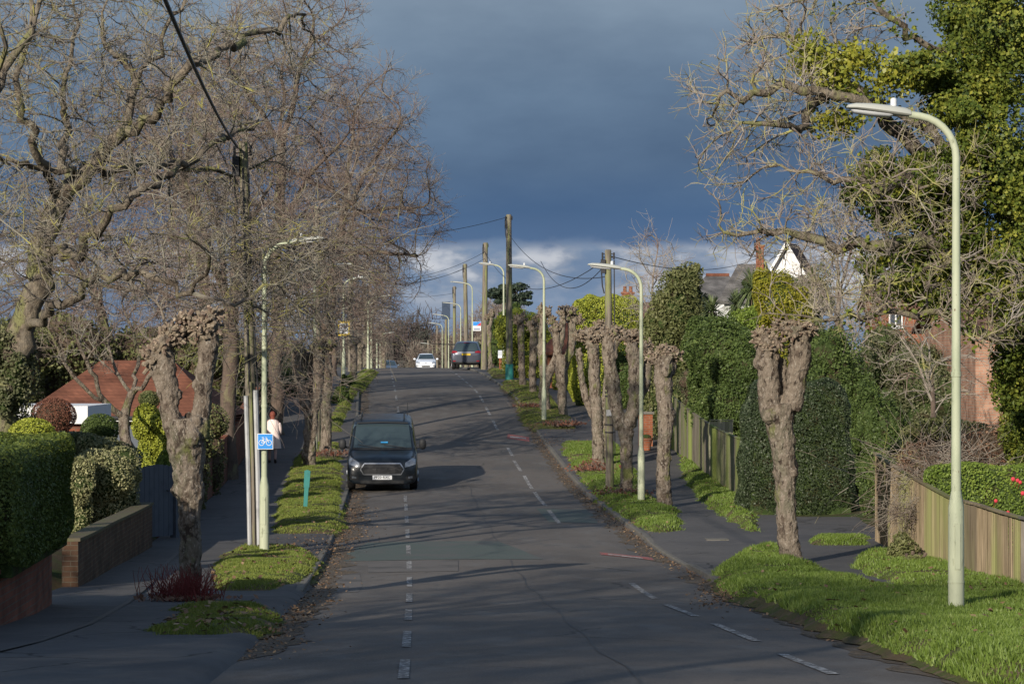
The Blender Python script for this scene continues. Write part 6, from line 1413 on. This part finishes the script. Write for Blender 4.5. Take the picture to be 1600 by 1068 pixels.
for x in (-.6, .6): b = MB(); b.tube([(x,-.3,1.69),(x,1.3,1.69)], .018, 5); b.build('roof_rail', M['chrome'], t)

# --- white car facing the camera, at the crest
def frontcar(X, D, paint, label, rz=0):
    t = thing('car', (X, D, float(prof(D))-.005), label, 'car', rz=rz)
    S = [(-.0,.28,.45,.55,.64,.55,.65,.6,.5),(.06,.22,.45,.62,.74,.8,.86,.82,.68),(.45,.22,.5,.74,.86,.86,.90,.87,.72),(1.15,.22,.52,.84,.96,.87,.92,.89,.74),(1.3,.22,.52,.86,1.02,.87,.92,.89,.74),
         (2.05,.22,.52,.92,1.46,.87,.92,.90,.62),(2.6,.22,.52,.93,1.54,.87,.92,.90,.62),(3.4,.24,.52,.93,1.50,.87,.92,.90,.60),(4.0,.28,.52,.93,1.15,.85,.9,.87,.62),(4.15,.34,.52,.85,1.0,.8,.85,.8,.6)]
    body = carbody(S, paint, t)
    decal('windscreen', [[(-.70,1.0),(.70,1.0),(.56,1.43),(-.56,1.43)]], 'F', body, M['carglass'], t, .01, 12, 8)
    decal('grille', [[(-.34,.30),(.34,.30),(.42,.42),(-.42,.42)]], 'F', body, M['black_trim'], t, .01, 8, 3)
    decal('badge', [[(-.08,.64),(.08,.64),(.08,.68),(-.08,.68)]], 'F', body, M['dark_metal'], t, .012, 4, 2)
    for s in (-1, 1):
        decal('headlight', [[(s*.50,.62),(s*.84,.66),(s*.83,.77),(s*.56,.72)]], 'F', body, M['headlight'], t, .012, 6, 4)
        decal('fog_lamp', [[(s*.62,.40),(s*.82,.42),(s*.82,.50),(s*.66,.47)]], 'F', body, M['black_trim'], t, .01, 4, 3)
        decal('side_window', [[(1.5,1.0),(3.5,1.0),(3.2,1.38),(2.15,1.40)]], 'R' if s > 0 else 'L', body, M['carglass'], t, .008, 10, 5)
        m_ = MB(); m_.sphere((s*1.02, 1.45, 1.02), (.11,.06,.08), 10, 8); m_.build('wing_mirror', paint, t, smooth=True)
        wheel(t, s*.79, .8, .32, .2); wheel(t, s*.79, 3.3, .32, .2)
    b = MB(); b.box(-.26,.26,-.05,-.03,.46,.56); b.build('number_plate', M['sign_white'], t)
    return t
frontcar((665.5-800)/F*228, 228., mat('white_paint_car', (.74,.77,.82), .3, .5, 0, Coat_Weight=.4), 'white car coming over the crest towards the camera', rz=R(2))
frontcar((607-800)/F*262, 262., mat('blue_grey_paint', (.10,.13,.17), .3, .5, .4), 'car almost hidden beyond the crest, only its roof showing', rz=R(2))

# ------------------------------------------------------------------ marker post, person
X, D = G(477, 797)
t = thing('marker_post', (X, D, float(prof(D))+.1), 'leaning teal marker post with a broad head on the left verge', 'marker post'); t.rotation_euler = (0, R(3.5), 0)
b = MB(); b.prism([(-.045,-.15),(.045,-.15),(.05,.48),(-.05,.48)], -.02, .02); b.build('shaft', M['teal'], t)
b = MB(); b.prism([(-.065,.47),(.065,.47),(.07,.86),(.0,.885),(-.07,.86)], -.03, .03); b.build('head_plate', M['teal'], t)

X, D = G(426, 722)
t = thing('person', (X, D, float(prof(D))+.04), 'person in a long pale pink coat walking away up the left path', 'person', rz=R(2)); t.scale = (.95,.95,.92)
M['skin'] = mat('skin', (.50,.30,.22), .6, .3); M['coat'] = nmix(mat('pale_pink_coat', (.80,.66,.62), .85, .2), [(6.,.5,.7,(.70,.56,.53))]); M['trousers'] = mat('dusty_pink_trousers', (.42,.28,.25), .9, .2)
M['red_hair'] = nmix(mat('red_hair', (.20,.055,.035), .7, .3), [(20.,.5,.6,(.12,.035,.025))]); M['shoe'] = mat('dark_shoe', (.03,.025,.025), .6)
joints = [((0,0,.92),.13),((0,.0,1.05),.13),((0,.01,1.25),.15),((0,.01,1.36),.10),((0,.0,1.42),.055),((0,-.01,1.50),.075),((0,-.01,1.58),.08),((0,-.01,1.63),.05),
          ((-.17,.01,1.33),.055),((-.22,-.03,1.08),.042),((-.19,.10,.88),.032),((-.18,.13,.80),.035),
          ((.17,.01,1.33),.055),((.22,.05,1.08),.042),((.20,.16,.90),.032),((.20,.20,.83),.035),
          ((-.09,.0,.86),.085),((-.095,.10,.48),.058),((-.095,-.02,.10),.04),((-.10,.10,.04),.035),
          ((.09,.0,.86),.085),((.10,-.06,.48),.058),((.10,-.26,.12),.04),((.10,-.20,.03),.035)]
E = [(0,1),(1,2),(2,3),(3,4),(4,5),(5,6),(6,7),(3,8),(8,9),(9,10),(10,11),(3,12),(12,13),(13,14),(14,15),(0,16),(16,17),(17,18),(18,19),(0,20),(20,21),(21,22),(22,23)]
me = bpy.data.meshes.new('body'); me.from_pydata([j[0] for j in joints], E, []); me.materials.append(M['trousers'])
o = bpy.data.objects.new('body', me); col.objects.link(o); o.parent = t
sk = o.modifiers.new('skin', 'SKIN'); sk.use_smooth_shade = True
for v, j in zip(me.skin_vertices[0].data, joints): v.radius = (j[1], j[1])
me.skin_vertices[0].data[0].use_root = True
ssf = o.modifiers.new('sub', 'SUBSURF'); ssf.levels = 2; ssf.render_levels = 2
b = MB(); V = []; nn = 20
for z, rx, ry, dy in ((.46,.27,.24,.02),(.50,.275,.24,.02),(.75,.245,.21,.015),(.95,.215,.17,.01),(1.1,.205,.155,.01),(1.28,.215,.15,.01),(1.36,.18,.13,.01),(1.42,.09,.09,.0)):
    for k in range(nn):
        a = 2*math.pi*k/nn; fl_ = 1+.05*math.sin(a*5+z*3)*max(0,(1-z)); V.append((math.cos(a)*rx*fl_, math.sin(a)*ry*fl_+dy, z))
b.add(V, [(i*nn+k, i*nn+(k+1) % nn, (i+1)*nn+(k+1) % nn, (i+1)*nn+k) for i in range(7) for k in range(nn)])
for s, ex in ((-1, ((-.185,.01,1.34),(-.24,-.03,1.08),(-.21,.10,.88))), (1, ((.185,.01,1.34),(.24,.05,1.08),(.22,.16,.90)))): b.tube(ex, [.085,.072,.058], 12)
c = b.build('coat', M['coat'], t, smooth=True); sm = c.modifiers.new('sub', 'SUBSURF'); sm.levels = 1; sm.render_levels = 1
b = MB(); b.sphere((0,.0,1.57), (.098,.105,.12), 16, 12, lambda d: 1+.04*math.sin(9*d.x+5*d.z)); b.sphere((0,-.05,1.47), (.075,.05,.09), 12, 8); b.build('hair', M['red_hair'], t, smooth=True)
for x, y, z in ((-.18,.14,.79),(.20,.21,.81)):
    b = MB(); b.sphere((x,y,z), (.022,.035,.045), 10, 8)
    for k in range(4): b.tube([(x-.015+k*.01,y,z-.03),(x-.015+k*.01,y+.012,z-.065),(x-.015+k*.01,y+.02,z-.08)], [.008,.007,.005], 6)
    b.tube([(x,y+.02,z),(x,y+.04,z-.03),(x,y+.04,z-.05)], [.01,.008,.006], 6); b.build('hand', M['skin'], t, smooth=True)
for x, y, z, rx in ((-.10,.06,.035,0),(.10,-.24,.06,-.6)):
    b = MB(); b.sphere((0,.03,0), (.045,.125,.045), 12, 8); b.tube([(0,-.03,-.035),(0,-.03,.09)], [.04,.042], 10); o = b.build('shoe', M['shoe'], t, smooth=True); o.location = (x, y, z); o.rotation_euler = (rx,0,0)
